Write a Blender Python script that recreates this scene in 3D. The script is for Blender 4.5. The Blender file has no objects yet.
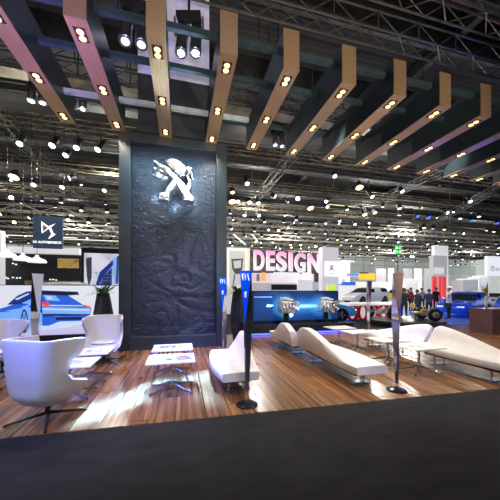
import bpy, bmesh, math, random
from mathutils import Vector, Matrix
R = math.radians
rnd = random.Random(7)
COL = bpy.context.scene.collection
F = 270.0; HOR = 289.0; AZ = R(14.3); CH = 1.6
SA, CA = math.sin(AZ), math.cos(AZ)

# ---------------------------------------------------------------- surveying helpers
def atD(u, v, D):
    s = (u - 250.0) / F
    return Vector((D * (SA + s * CA), D * (CA - s * SA), CH + D * (HOR - v) / F))
def onY(u, v, Y):
    s = (u - 250.0) / F
    return atD(u, v, Y / (CA - s * SA))
def atZ(u, v, z):
    return atD(u, v, (z - CH) * F / (HOR - v))

# ---------------------------------------------------------------- materials
def nt(name):
    m = bpy.data.materials.new(name); m.use_nodes = True
    t = m.node_tree
    return m, t, t.nodes['Principled BSDF'], t.nodes, t.links
def mat(name, col, rough=0.5, metal=0.0, var=0.06, scale=6.0, bump=0.0, emis=None, es=0.0, coat=0.0, bscale=None):
    m, t, b, N, L = nt(name)
    tc = N.new('ShaderNodeTexCoord'); no = N.new('ShaderNodeTexNoise'); no.inputs['Scale'].default_value = scale
    no.inputs['Detail'].default_value = 4
    L.new(tc.outputs['Object'], no.inputs['Vector'])
    rp = N.new('ShaderNodeValToRGB')
    c = Vector(col[:3])
    rp.color_ramp.elements[0].color = (*(c * (1 - var * 2)), 1); rp.color_ramp.elements[0].position = .3
    c2 = c * (1 + var * 2)
    rp.color_ramp.elements[1].color = (min(1, c2.x), min(1, c2.y), min(1, c2.z), 1); rp.color_ramp.elements[1].position = .7
    L.new(no.outputs['Fac'], rp.inputs['Fac']); L.new(rp.outputs['Color'], b.inputs['Base Color'])
    b.inputs['Roughness'].default_value = rough; b.inputs['Metallic'].default_value = metal
    if coat: b.inputs['Coat Weight'].default_value = coat
    if bump:
        bn = N.new('ShaderNodeBump'); bn.inputs['Strength'].default_value = bump; bn.inputs['Distance'].default_value = .01
        n2 = N.new('ShaderNodeTexNoise'); n2.inputs['Scale'].default_value = bscale or scale * 8
        L.new(tc.outputs['Object'], n2.inputs['Vector'])
        L.new(n2.outputs['Fac'], bn.inputs['Height']); L.new(bn.outputs['Normal'], b.inputs['Normal'])
    if emis:
        b.inputs['Emission Color'].default_value = (*emis, 1); b.inputs['Emission Strength'].default_value = es
    return m
def glow(name, col, s, sample=True):
    m = mat(name, col, .4, 0, .02, emis=col, es=s)
    if not sample: m.cycles.emission_sampling = 'NONE'
    return m

M = {}
M['leather'] = mat('white_leather', (.80, .78, .76), .42, 0, .02, 5, .05)
M['white'] = mat('white_lacquer', (.82, .80, .78), .35, 0, .02)
M['benchfab'] = mat('white_bench_upholstery', (.80, .77, .74), .5, 0, .03, 4, .05)
M['chrome'] = mat('chrome', (.85, .86, .9), .08, 1, .03)
M['emblem'] = mat('emblem_chrome', (.92, .95, 1), .12, .95, .02, bump=1.0, bscale=2.2)
for n_ in M['emblem'].node_tree.nodes:
    if n_.type == 'BUMP': n_.inputs['Distance'].default_value = .08; n_.inputs['Strength'].default_value = .28
M['steel'] = mat('blued_steel', (.30, .33, .45), .2, .9, .05)
M['chromes'] = mat('satin_chrome', (.6, .62, .68), .25, 1, .05)
M['black'] = mat('black_metal', (.018, .018, .02), .4, .3, .1)
M['blackgloss'] = mat('black_gloss', (.012, .012, .014), .15, 0, .1)
M['blackmat'] = mat('black_matte', (.012, .012, .013), .7, 0, .1)
M['rubber'] = mat('rubber', (.012, .012, .012), .8, 0, .1)
M['fincopper'] = None
M['finside'] = mat('fin_side_teal_black', (.016, .028, .034), .38, .1, .15, 1.5)
M['bar'] = mat('bar_blue_steel', (.045, .075, .085), .3, .5, .1)
M['barlite'] = mat('bar_pale_steel', (.45, .55, .58), .3, .3, .1)
M['truss'] = mat('truss_dark', (.10, .10, .10), .5, .4, .15)
M['trussgold'] = mat('truss_brass', (.24, .21, .15), .45, .5, .3, 1.5)
M['roof'] = None
M['warm'] = glow('warm_bulb', (1, .50, .17), 4.5)
M['warmlens'] = glow('warm_lens', (1, .68, .35), 8, False)
M['whitelens'] = glow('white_lens', (.85, .95, 1), 7, False)
M['bluelens'] = glow('blue_lens', (.02, .09, 1), 4, False)
M['dimlens'] = glow('dim_lens', (.8, .9, 1), 2.0, False)
M['led'] = glow('blue_led', (.04, .08, 1), 5)
M['pureW'] = glow('lit_white', (1, .98, .95), 1.0)
M['paleW'] = mat('pale_wall', (.72, .75, .73), .7, 0, .08, 1.2, emis=(.78, .84, .80), es=.50)  # faint self-glow stands in for hall light on the walls
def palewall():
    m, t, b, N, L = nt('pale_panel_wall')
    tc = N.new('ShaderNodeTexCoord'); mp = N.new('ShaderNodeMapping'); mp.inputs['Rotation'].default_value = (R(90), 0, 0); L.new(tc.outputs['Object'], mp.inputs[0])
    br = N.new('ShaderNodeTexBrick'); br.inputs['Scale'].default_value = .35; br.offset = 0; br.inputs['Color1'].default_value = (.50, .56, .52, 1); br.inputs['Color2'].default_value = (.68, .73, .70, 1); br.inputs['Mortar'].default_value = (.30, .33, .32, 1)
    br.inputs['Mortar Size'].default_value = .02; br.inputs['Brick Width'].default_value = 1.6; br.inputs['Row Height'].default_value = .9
    L.new(mp.outputs[0], br.inputs['Vector']); L.new(br.outputs['Color'], b.inputs['Base Color']); L.new(br.outputs['Color'], b.inputs['Emission Color']); b.inputs['Emission Strength'].default_value = .42; b.inputs['Roughness'].default_value = .7  # panel colour also glows, so the far wall looks lit
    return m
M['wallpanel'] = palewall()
M['boothW'] = mat('booth_white', (.8, .8, .8), .5, 0, .03, emis=(.9, .9, .92), es=.50)  # booth walls glow a little in place of stand lighting
M['boothG'] = mat('booth_grey', (.5, .5, .53), .5, 0, .05, emis=(.55, .55, .6), es=.38)  # grey version, glow added to brighten it the same way
M['boothD'] = mat('booth_dark', (.02, .022, .026), .5, 0, .1)
M['skin'] = mat('skin', (.5, .28, .2), .5, 0, .05)
M['hairdark'] = mat('hair_dark', (.02, .015, .012), .6, 0, .1)
M['hairgrey'] = mat('hair_grey', (.12, .1, .09), .6, 0, .1)
M['suit'] = mat('black_cloth', (.012, .013, .018), .8, 0, .1)
M['navy'] = mat('navy_cloth', (.02, .025, .06), .8, 0, .1)
M['lilac'] = mat('lilac_cloth', (.62, .56, .72), .8, 0, .05)
M['redcloth'] = mat('red_cloth', (.55, .03, .05), .8, 0, .05)
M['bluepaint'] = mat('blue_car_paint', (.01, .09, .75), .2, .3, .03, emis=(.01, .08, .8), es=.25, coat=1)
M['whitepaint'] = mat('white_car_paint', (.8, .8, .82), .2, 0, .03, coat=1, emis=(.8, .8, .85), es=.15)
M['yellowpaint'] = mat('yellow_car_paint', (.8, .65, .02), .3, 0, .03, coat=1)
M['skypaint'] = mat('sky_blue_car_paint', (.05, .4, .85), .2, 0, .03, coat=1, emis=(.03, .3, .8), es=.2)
M['glass'] = mat('car_glass', (.02, .03, .04), .05, .2, .05)
M['rim'] = mat('wheel_rim', (.5, .52, .55), .2, .9, .05)
M['redlight'] = glow('tail_light', (1, .05, .03), 1.0)
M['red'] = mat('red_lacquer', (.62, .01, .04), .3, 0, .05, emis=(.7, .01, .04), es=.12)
M['burgundy'] = mat('burgundy_laminate', (.17, .085, .10), .35, .1, .08, 2)
M['green'] = mat('leaf_green', (.08, .2, .04), .5, 0, .25, 8)
M['yleaf'] = mat('leaf_yellow', (.55, .5, .12), .5, 0, .25, 8)
M['flower'] = mat('petal_white', (.8, .8, .75), .5, 0, .1)
M['alu'] = mat('cast_aluminium', (.78, .82, .80), .35, .5, .35, 14, .2)
M['paper'] = mat('paper', (.75, .73, .70), .5)
M['pblue'] = mat('print_blue', (.02, .05, .25), .4)
M['pred'] = mat('print_red', (.5, .08, .05), .4)
M['pgrey'] = mat('print_grey', (.3, .32, .35), .4)
M['pgold'] = mat('print_gold', (.5, .36, .12), .4)
M['ptaupe'] = mat('print_taupe', (.42, .38, .33), .5)
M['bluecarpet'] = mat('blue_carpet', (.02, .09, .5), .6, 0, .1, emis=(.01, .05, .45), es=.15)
M['greencell'] = glow('exit_green', (.02, .55, .12), 1.2)
M['yellowsign'] = glow('sign_yellow', (.75, .5, .03), .7)
M['bluesign'] = glow('sign_blue', (.03, .12, .6), .7)
M['lime'] = glow('lime_panel', (.6, .85, .08), .8)
M['redpipe'] = mat('red_pipe', (.3, .02, .02), .5)

def copper():
    m, t, b, N, L = nt('brushed_copper_panel')
    tc = N.new('ShaderNodeTexCoord'); mp = N.new('ShaderNodeMapping'); mp.inputs['Scale'].default_value = (60, 1.5, 60)
    no = N.new('ShaderNodeTexNoise'); no.inputs['Scale'].default_value = 1.0; no.inputs['Detail'].default_value = 6
    L.new(tc.outputs['Object'], mp.inputs[0]); L.new(mp.outputs[0], no.inputs['Vector'])
    rp = N.new('ShaderNodeValToRGB'); rp.color_ramp.elements[0].position = .3; rp.color_ramp.elements[1].position = .7
    rp.color_ramp.elements[0].color = (.50, .29, .15, 1); rp.color_ramp.elements[1].color = (.82, .55, .33, 1)
    L.new(no.outputs['Fac'], rp.inputs['Fac']); L.new(rp.outputs['Color'], b.inputs['Base Color'])
    b.inputs['Metallic'].default_value = .8; b.inputs['Roughness'].default_value = .33
    return m
M['fincopper'] = copper()

def wood():
    m, t, b, N, L = nt('zebrano_plank_floor')
    tc = N.new('ShaderNodeTexCoord'); sx = N.new('ShaderNodeSeparateXYZ'); L.new(tc.outputs['Object'], sx.inputs[0])
    def math_(op, a, bv=None, c=None):
        n = N.new('ShaderNodeMath'); n.operation = op
        for i, q in enumerate((a, bv, c)):
            if q is None: continue
            if isinstance(q, (int, float)): n.inputs[i].default_value = q
            else: L.new(q, n.inputs[i])
        return n.outputs[0]
    px = math_('DIVIDE', sx.outputs['X'], .31)
    ix = math_('FLOOR', px)
    off = math_('MULTIPLY', ix, .731)
    py = math_('ADD', math_('DIVIDE', sx.outputs['Y'], 2.4), off)
    iy = math_('FLOOR', py)
    cb = N.new('ShaderNodeCombineXYZ'); L.new(ix, cb.inputs[0]); L.new(iy, cb.inputs[1])
    wn = N.new('ShaderNodeTexWhiteNoise'); wn.noise_dimensions = '2D'; L.new(cb.outputs[0], wn.inputs['Vector'])
    # streaks
    mp = N.new('ShaderNodeMapping'); mp.inputs['Scale'].default_value = (17, .55, 1)
    ad = N.new('ShaderNodeVectorMath'); ad.operation = 'ADD'
    L.new(tc.outputs['Object'], ad.inputs[0]); 
    sc = N.new('ShaderNodeVectorMath'); sc.operation = 'SCALE'; L.new(wn.outputs['Color'], sc.inputs[0]); sc.inputs['Scale'].default_value = 9
    L.new(sc.outputs[0], ad.inputs[1]); L.new(ad.outputs[0], mp.inputs[0])
    no = N.new('ShaderNodeTexNoise'); no.inputs['Scale'].default_value = 1; no.inputs['Detail'].default_value = 5; no.inputs['Roughness'].default_value = .6
    L.new(mp.outputs[0], no.inputs['Vector'])
    rp = N.new('ShaderNodeValToRGB'); e = rp.color_ramp.elements
    e[0].position = .32; e[0].color = (.085, .045, .025, 1); e[1].position = .70; e[1].color = (.43, .21, .078, 1)
    k = e.new(.5); k.color = (.24, .112, .042, 1)
    L.new(no.outputs['Fac'], rp.inputs['Fac'])
    tone = N.new('ShaderNodeMapRange'); L.new(wn.outputs['Value'], tone.inputs['Value'])
    tone.inputs['To Min'].default_value = .8; tone.inputs['To Max'].default_value = 1.15
    mx = N.new('ShaderNodeVectorMath'); mx.operation = 'SCALE'; L.new(rp.outputs['Color'], mx.inputs[0]); L.new(tone.outputs[0], mx.inputs['Scale'])
    # seams
    fx = math_('FRACT', px); d1 = math_('ABSOLUTE', math_('SUBTRACT', fx, .5))
    seam = math_('GREATER_THAN', d1, .489)
    fy = math_('FRACT', py); d2 = math_('ABSOLUTE', math_('SUBTRACT', fy, .5))
    seam2 = math_('GREATER_THAN', d2, .4985)
    sm = math_('MAXIMUM', seam, seam2)
    mc = N.new('ShaderNodeMix'); mc.data_type = 'RGBA'; L.new(sm, mc.inputs['Factor']); L.new(mx.outputs[0], mc.inputs['A'])
    mc.inputs['B'].default_value = (.03, .018, .012, 1)
    L.new(mc.outputs['Result'], b.inputs['Base Color'])
    b.inputs['Roughness'].default_value = .26
    b.inputs['Specular IOR Level'].default_value = .6
    return m
M['wood'] = wood()

def carpet():
    m, t, b, N, L = nt('charcoal_carpet')
    tc = N.new('ShaderNodeTexCoord')
    n1 = N.new('ShaderNodeTexNoise'); n1.inputs['Scale'].default_value = 2.2; n1.inputs['Detail'].default_value = 8; n1.inputs['Roughness'].default_value = .65
    mp = N.new('ShaderNodeMapping'); mp.inputs['Scale'].default_value = (1, 3, 1); L.new(tc.outputs['Object'], mp.inputs[0]); L.new(mp.outputs[0], n1.inputs['Vector'])
    rp = N.new('ShaderNodeValToRGB'); e = rp.color_ramp.elements; e[0].position = .3; e[1].position = .75
    e[0].color = (.019, .019, .021, 1); e[1].color = (.037, .037, .040, 1)
    L.new(n1.outputs['Fac'], rp.inputs['Fac']); L.new(rp.outputs['Color'], b.inputs['Base Color'])
    n2 = N.new('ShaderNodeTexNoise'); n2.inputs['Scale'].default_value = 260; L.new(tc.outputs['Object'], n2.inputs['Vector'])
    bp = N.new('ShaderNodeBump'); bp.inputs['Strength'].default_value = .5; bp.inputs['Distance'].default_value = .004
    L.new(n2.outputs['Fac'], bp.inputs['Height']); L.new(bp.outputs['Normal'], b.inputs['Normal'])
    b.inputs['Roughness'].default_value = .9; b.inputs['Specular IOR Level'].default_value = .2
    return m
M['carpet'] = carpet()

def roofm():
    m, t, b, N, L = nt('dark_roof_deck')
    tc = N.new('ShaderNodeTexCoord'); w = N.new('ShaderNodeTexWave'); w.bands_direction = 'Y'; w.inputs['Scale'].default_value = 1.1
    w.inputs['Distortion'].default_value = .3
    L.new(tc.outputs['Object'], w.inputs['Vector'])
    rp = N.new('ShaderNodeValToRGB'); e = rp.color_ramp.elements; e[0].color = (.032, .032, .034, 1); e[1].color = (.052, .051, .05, 1); e[0].position = .2
    L.new(w.outputs['Fac'], rp.inputs['Fac']); L.new(rp.outputs['Color'], b.inputs['Base Color']); b.inputs['Roughness'].default_value = .8
    return m
M['roof'] = roofm()

def relief():
    m, t, b, N, L = nt('dark_dune_relief_panel')
    tc = N.new('ShaderNodeTexCoord')
    b.inputs['Base Color'].default_value = (.008, .014, .036, 1)
    b.inputs['Roughness'].default_value = .34; b.inputs['Specular IOR Level'].default_value = .5
    w = N.new('ShaderNodeTexNoise'); w.inputs['Scale'].default_value = 1.0; w.inputs['Detail'].default_value = 3; w.inputs['Distortion'].default_value = 1.4
    mp = N.new('ShaderNodeMapping'); mp.inputs['Scale'].default_value = (2.2, 1, 4.0)
    L.new(tc.outputs['Object'], mp.inputs[0]); L.new(mp.outputs[0], w.inputs['Vector'])
    # ridged
    a = N.new('ShaderNodeMath'); a.operation = 'SUBTRACT'; L.new(w.outputs['Fac'], a.inputs[0]); a.inputs[1].default_value = .5
    ab = N.new('ShaderNodeMath'); ab.operation = 'ABSOLUTE'; L.new(a.outputs[0], ab.inputs[0])
    fn = N.new('ShaderNodeTexNoise'); fn.inputs['Scale'].default_value = 55; fn.inputs['Detail'].default_value = 3; L.new(tc.outputs['Object'], fn.inputs['Vector'])
    b1 = N.new('ShaderNodeBump'); b1.inputs['Strength'].default_value = 1; b1.inputs['Distance'].default_value = .06
    L.new(ab.outputs[0], b1.inputs['Height'])
    b2 = N.new('ShaderNodeBump'); b2.inputs['Strength'].default_value = .9; b2.inputs['Distance'].default_value = .02
    L.new(fn.outputs['Fac'], b2.inputs['Height']); L.new(b1.outputs['Normal'], b2.inputs['Normal'])
    L.new(b2.outputs['Normal'], b.inputs['Normal'])
    return m
M['relief'] = relief()
M['frame'] = mat('slate_frame', (.022, .036, .048), .45, .1, .1, 2)

def screen_engine():
    m, t, b, N, L = nt('blue_engine_backdrop')
    tc = N.new('ShaderNodeTexCoord'); 
    g = N.new('ShaderNodeTexNoise'); g.inputs['Scale'].default_value = 1.1; g.inputs['Detail'].default_value = 5; g.inputs['Distortion'].default_value = .8
    L.new(tc.outputs['Object'], g.inputs['Vector'])
    rp = N.new('ShaderNodeValToRGB'); e = rp.color_ramp.elements
    e[0].position = .36; e[0].color = (.0, .006, .03, 1); e[1].position = .9; e[1].color = (.06, .35, .8, 1)
    k = e.new(.60); k.color = (.003, .025, .16, 1)
    L.new(g.outputs['Fac'], rp.inputs['Fac'])
    b.inputs['Base Color'].default_value = (.01, .01, .02, 1); b.inputs['Roughness'].default_value = .3
    prev = rp.outputs['Color']
    for (cx, cz, sx, sz, colr, amt) in ((.05, .93, 2.6, .75, (.0, .12, .5, 1), .9), (-.45, .95, .55, .5, (.12, .55, .95, 1), 1.0), (1.05, .95, .5, .5, (.08, .4, .85, 1), .9), (.35, .93, .95, .10, (.6, .9, 1, 1), 1.4), (.35, .93, 1.1, .35, (.05, .35, .8, 1), .9)):
        mp = N.new('ShaderNodeMapping'); mp.vector_type = 'TEXTURE'; mp.inputs['Location'].default_value = (cx, 0, cz); mp.inputs['Scale'].default_value = (sx, 1, sz)
        gr = N.new('ShaderNodeTexGradient'); gr.gradient_type = 'SPHERICAL'; L.new(tc.outputs['Object'], mp.inputs[0]); L.new(mp.outputs[0], gr.inputs[0])
        mu = N.new('ShaderNodeMath'); mu.operation = 'MULTIPLY'; L.new(gr.outputs['Fac'], mu.inputs[0]); mu.inputs[1].default_value = amt; mu.use_clamp = True
        ad = N.new('ShaderNodeMix'); ad.data_type = 'RGBA'; ad.blend_type = 'ADD'; L.new(mu.outputs[0], ad.inputs['Factor']); L.new(prev, ad.inputs['A']); ad.inputs['B'].default_value = colr; prev = ad.outputs['Result']
    L.new(prev, b.inputs['Emission Color']); b.inputs['Emission Strength'].default_value = .85
    return m
M['engscreen'] = screen_engine()
def led_sky():
    m, t, b, N, L = nt('led_wall_white_gradient')
    tc = N.new('ShaderNodeTexCoord'); s = N.new('ShaderNodeSeparateXYZ'); L.new(tc.outputs['Generated'], s.inputs[0])
    rp = N.new('ShaderNodeValToRGB'); e = rp.color_ramp.elements
    e[0].color = (.50, .45, .75, 1); e[1].color = (.72, .76, .84, 1); k = e.new(.35); k.color = (.72, .70, .80, 1)
    L.new(s.outputs['Z'], rp.inputs['Fac']); L.new(rp.outputs['Color'], b.inputs['Emission Color']); b.inputs['Emission Strength'].default_value = 1.0
    b.inputs['Base Color'].default_value = (.1, .1, .1, 1)
    return m
M['ledsky'] = led_sky()
def picture_mat(name, cols, scale, es, dist=2.0):
    m, t, b, N, L = nt(name)
    tc = N.new('ShaderNodeTexCoord'); g = N.new('ShaderNodeTexNoise'); g.inputs['Scale'].default_value = scale; g.inputs['Detail'].default_value = 3; g.inputs['Distortion'].default_value = dist
    L.new(tc.outputs['Object'], g.inputs['Vector']); rp = N.new('ShaderNodeValToRGB'); e = rp.color_ramp.elements
    n = len(cols)
    e[0].position = .3; e[0].color = (*cols[0], 1); e[1].position = .7; e[1].color = (*cols[-1], 1)
    for i in range(1, n - 1): k = e.new(.3 + .4 * i / (n - 1)); k.color = (*cols[i], 1)
    L.new(g.outputs['Fac'], rp.inputs['Fac']); L.new(rp.outputs['Color'], b.inputs['Emission Color']); b.inputs['Emission Strength'].default_value = es
    L.new(rp.outputs['Color'], b.inputs['Base Color'])
    return m
M['picgold'] = picture_mat('gold_picture', [(.03, .02, .01), (.5, .3, .08), (.15, .1, .05)], 1.2, .6)
M['ledB1'] = glow('art_deep_blue', (.01, .03, .22), .9); M['ledB2'] = glow('art_blue', (.02, .11, .62), .9)
M['ledB3'] = glow('art_sky_blue', (.18, .40, .88), .9); M['ledB4'] = glow('art_pale_blue', (.5, .62, .92), .9)
M['ledK'] = glow('art_black', (.01, .012, .05), .8)
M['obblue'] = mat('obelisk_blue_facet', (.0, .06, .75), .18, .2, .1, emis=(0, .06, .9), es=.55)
M['obdark'] = mat('obelisk_dark_mirror', (.34, .34, .44), .14, .9, .1)
M['obrose'] = mat('obelisk_rose_reflection', (.55, .33, .28), .2, .8, .08)  # rose tint painted in for what the mirror facet reflects
M['obpale'] = mat('obelisk_lion_print', (.55, .68, .95), .3, 0, .05, emis=(.4, .55, 1), es=.5)

# ---------------------------------------------------------------- mesh builder
class MB:
    def __init__(s): s.v = []; s.f = []; s.mi = []; s.sm = []
    def add(s, vs, fs, mi=0, smooth=False, mtx=None):
        n = len(s.v)
        for p in vs:
            p = Vector(p)
            s.v.append(mtx @ p if mtx else p)
        for f in fs: s.f.append([n + i for i in f]); s.mi.append(mi); s.sm.append(smooth)
        return s
    def box(s, c, d, mi=0, rot=None, taper=1.0):
        x, y, z = d[0] / 2, d[1] / 2, d[2] / 2
        vs = [(-x, -y, -z), (x, -y, -z), (x, y, -z), (-x, y, -z), (-x * taper, -y * taper, z), (x * taper, -y * taper, z), (x * taper, y * taper, z), (-x * taper, y * taper, z)]
        mt = Matrix.Translation(Vector(c)) @ (rot.to_4x4() if rot else Matrix.Identity(4))
        return s.add(vs, [(0, 3, 2, 1), (4, 5, 6, 7), (0, 1, 5, 4), (1, 2, 6, 5), (2, 3, 7, 6), (3, 0, 4, 7)], mi, False, mt)
    def tube(s, a, b, r, n=8, mi=0, r2=None, caps=True, smooth=True):
        a = Vector(a); b = Vector(b); d = b - a
        if d.length < 1e-6: return s
        q = d.to_track_quat('Z', 'Y').to_matrix(); r2 = r if r2 is None else r2
        vs = [a + q @ Vector((r * math.cos(2 * math.pi * i / n), r * math.sin(2 * math.pi * i / n), 0)) for i in range(n)]
        vs += [b + q @ Vector((r2 * math.cos(2 * math.pi * i / n), r2 * math.sin(2 * math.pi * i / n), 0)) for i in range(n)]
        s.add(vs, [(i, (i + 1) % n, n + (i + 1) % n, n + i) for i in range(n)], mi, smooth)
        if caps:
            s.add(vs[:n], [list(range(n))[::-1]], mi); s.add(vs[n:], [list(range(n))], mi)
        return s
    def lathe(s, prof, n=20, mi=0, c=(0, 0, 0), mtx=None, smooth=True):
        vs = []; k = len(prof)
        for r, z in prof:
            for i in range(n):
                t = 2 * math.pi * i / n; vs.append((c[0] + r * math.cos(t), c[1] + r * math.sin(t), c[2] + z))
        fs = [(j * n + i, j * n + (i + 1) % n, (j + 1) * n + (i + 1) % n, (j + 1) * n + i) for j in range(k - 1) for i in range(n)]
        fs.append(list(range(n))[::-1]); fs.append([(k - 1) * n + i for i in range(n)])
        return s.add(vs, fs, mi, smooth, mtx)
    def prism(s, pts, d0, d1, mi=0, axis='Y'):
        """polygon pts (x,z) pulled from y=d0 to y=d1 (axis Y), or (x,y) from z=d0 to d1 (axis Z)"""
        n = len(pts)
        if axis == 'Y': vs = [(p[0], d0, p[1]) for p in pts] + [(p[0], d1, p[1]) for p in pts]
        else: vs = [(p[0], p[1], d0) for p in pts] + [(p[0], p[1], d1) for p in pts]
        fs = [list(range(n)), [n + i for i in range(n)][::-1]] + [(i, n + i, n + (i + 1) % n, (i + 1) % n) for i in range(n)]
        return s.add(vs, fs, mi)
    def loft(s, rings, mi=0, caps=True, smooth=True, closed=True):
        n = len(rings[0]); vs = [p for r in rings for p in r]; fs = []
        m_ = n if closed else n - 1
        for j in range(len(rings) - 1):
            for i in range(m_): fs.append((j * n + i, j * n + (i + 1) % n, (j + 1) * n + (i + 1) % n, (j + 1) * n + i))
        s.add(vs, fs, mi, smooth)
        if caps:
            s.add(rings[0], [list(range(n))[::-1]], mi); s.add(rings[-1], [list(range(n))], mi)
        return s
    def build(s, name, mats, parent=None, bevel=0, loc=None, weld=False):
        me = bpy.data.meshes.new(name); me.from_pydata([tuple(p) for p in s.v], [], s.f)
        for m in (mats if isinstance(mats, (list, tuple)) else [mats]): me.materials.append(m)
        for p, mi, sm in zip(me.polygons, s.mi, s.sm): p.material_index = mi; p.use_smooth = sm
        bm = bmesh.new(); bm.from_mesh(me)
        if weld: bmesh.ops.remove_doubles(bm, verts=bm.verts, dist=1e-5)
        bmesh.ops.recalc_face_normals(bm, faces=bm.faces); bm.to_mesh(me); bm.free()
        o = bpy.data.objects.new(name, me); COL.objects.link(o)
        if parent: o.parent = parent
        if loc is not None: o.location = loc
        if bevel:
            b = o.modifiers.new('bevel', 'BEVEL'); b.width = bevel; b.segments = 2; b.limit_method = 'ANGLE'; b.angle_limit = R(35)
        return o
def tag(o, label=None, cat=None, group=None, kind=None):
    if label: o['label'] = label
    if cat: o['category'] = cat
    if group: o['group'] = group
    if kind: o['kind'] = kind
    return o
def thing(name, label, cat, loc=(0, 0, 0), rz=0, group=None):
    o = bpy.data.objects.new(name, None); COL.objects.link(o); o.location = loc; o.rotation_euler = (0, 0, rz)
    o.empty_display_size = .1
    return tag(o, label, cat, group)
def kids(o): return [c for c in bpy.data.objects if c.parent == o]
def dup(o, loc=None, rz=None, label=None, group=None, scale=None, rot=None, _k=None):
    c = o.copy(); COL.objects.link(c)
    if loc is not None: c.location = loc
    if rz is not None: c.rotation_euler = (0, 0, rz)
    if rot is not None: c.rotation_euler = rot
    if scale is not None: c.scale = (scale,) * 3
    if label: c['label'] = label
    if group: c['group'] = group
    for ch in (_k if _k is not None else kids(o)):
        d = ch.copy(); COL.objects.link(d); d.parent = c
        for g in kids(ch) if _k is None else []:
            e = g.copy(); COL.objects.link(e); e.parent = d
    return c
def text(body, name, size, mtl, parent, loc, rot=(R(90), 0, 0), ext=.01, sx=1.0, bold=0.0, align='CENTER'):
    cu = bpy.data.curves.new(name, 'FONT'); cu.body = body; cu.size = size; cu.extrude = ext; cu.offset = bold
    cu.align_x = align; cu.materials.append(mtl)
    o = bpy.data.objects.new(name, cu); COL.objects.link(o); o.parent = parent; o.location = loc; o.rotation_euler = rot; o.scale = (sx, 1, 1)
    bpy.context.view_layer.update(); dg = bpy.context.evaluated_depsgraph_get(); me = bpy.data.meshes.new_from_object(o.evaluated_get(dg)); bpy.data.objects.remove(o)
    o = bpy.data.objects.new(name, me); COL.objects.link(o); o.parent = parent; o.location = loc; o.rotation_euler = rot; o.scale = (sx, 1, 1)
    return o
ORD = ['first', 'second', 'third', 'fourth', 'fifth', 'sixth', 'seventh', 'eighth', 'ninth', 'tenth', 'eleventh', 'twelfth', 'thirteenth', 'fourteenth']

# ================================================================ THE SETTING
b = MB(); b.box((35, 30, -.055), (170, 110, .1)); tag(b.build('floor', M['carpet']), 'charcoal carpet of the exhibition hall', 'floor', kind='structure')
# wooden lounge platform, front edge slightly skewed
b = MB(); b.prism([(-9, 3.72), (12.5, 2.95), (12.5, 9.35), (-9, 9.35)], -.02, 0.0, axis='Z')
tag(b.build('floor_platform', M['wood']), 'glossy striped wooden plank floor of the lounge', 'floor', kind='structure')
b = MB(); b.box((35, 32, 13.6), (170, 106, .2)); tag(b.build('ceiling', M['roof']), 'dark hall roof deck', 'ceiling', kind='structure')
b = MB()
c0 = atD(-200, 0, 78); c1 = atD(560, 0, 84)
b.box((38, 85, 6.8), (170, .3, 13.6), rot=None)
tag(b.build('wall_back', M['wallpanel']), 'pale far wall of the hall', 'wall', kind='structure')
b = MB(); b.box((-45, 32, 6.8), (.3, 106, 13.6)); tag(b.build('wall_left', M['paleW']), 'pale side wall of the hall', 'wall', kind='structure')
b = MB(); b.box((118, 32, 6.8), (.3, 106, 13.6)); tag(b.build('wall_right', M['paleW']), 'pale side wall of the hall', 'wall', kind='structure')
b = MB(); xa = onY(231, 289, 44).x; xb = onY(337, 289, 44).x
b.box(((xa + xb) / 2, 44, 4.0), (xb - xa, .3, 8.0)); tag(b.build('wall_backdrop', mat('backdrop_dark', (.10, .095, .09), .7, 0, .35, 1.2)), 'dark tall backdrop added behind the letter stand', 'wall', kind='structure')  # dark backdrop added to keep the view behind the letters dark
# roof girders (part of the building)
b = MB()
for i, y in enumerate([7.7, 9.6, 13.5, 17.5, 22, 27, 32, 38, 44, 51, 58, 66, 74]):
    b.box((35, y, 12.9), (160, .35, 1.0)); b.box((35, y, 12.35), (160, .3, .1))
for x in (-24, -12, 0, 12, 24, 36): b.box((x, 42, 13.1), (.3, 84, .6))
tag(b.build('ceiling_girders', mat('roof_girder', (.05, .05, .052), .6, .2, .2, 2)), 'dark roof girders of the hall', 'ceiling', kind='structure')
b = MB(); b.tube((-14, 7.2, 12.1), (40, 8.6, 12.1), .05, 8); tag(b.build('ceiling_pipe', M['redpipe']), 'thin red pipe running under the roof', 'pipe', kind='structure')

# ================================================================ FINS overhead
FXS = [-2.66, -1.535, -.39, .80, 1.97, 3.2, 4.43, 5.66, 6.9, 8.14, 9.38, 10.62, 11.86]
def fin():
    root = thing('hanging_light_fin', '', 'light fin', (0, 0, 0), 0, 'copper edged light fins of the overhead canopy')
    b = MB()   # y from 0 (near) to 2.95; local z 0 = underside
    b.box((0, 1.475, .38), (.30, 2.93, .72)); b.build('side_shell', M['finside'], root)
    b = MB(); b.box((0, 1.475, .01), (.306, 2.95, .02)); b.build('copper_underside', M['fincopper'], root)
    b = MB(); b.box((0, -.005, .37), (.306, .02, .74)); b.build('copper_end_panel', M['fincopper'], root)
    for y in (.27, 1.5, 2.68):
        b = MB(); b.box((0, y, -.004), (.17, .26, .012)); h = b.build('downlight', M['blackmat'], root)
        for dy in (-.06, .06):
            b = MB(); b.lathe([(.05, 0), (.052, -.008), (.03, -.022), (.004, -.028)], 12, c=(0, y + dy, -.008)); b.build('bulb', M['warm'], h)
    return root
proto = fin()
ylen = []
for k in range(13):
    x = FXS[k]
    y0 = 4.55 + .03 * max(0, k - 1)
    lab = 'copper-bottomed overhead light fin, %s from the left end of the canopy' % ORD[k]
    if k == 0: proto.location = (x, y0 - .05, 5.64); proto['label'] = lab
    else: dup(proto, (x, y0, 5.64), 0, lab)
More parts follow.
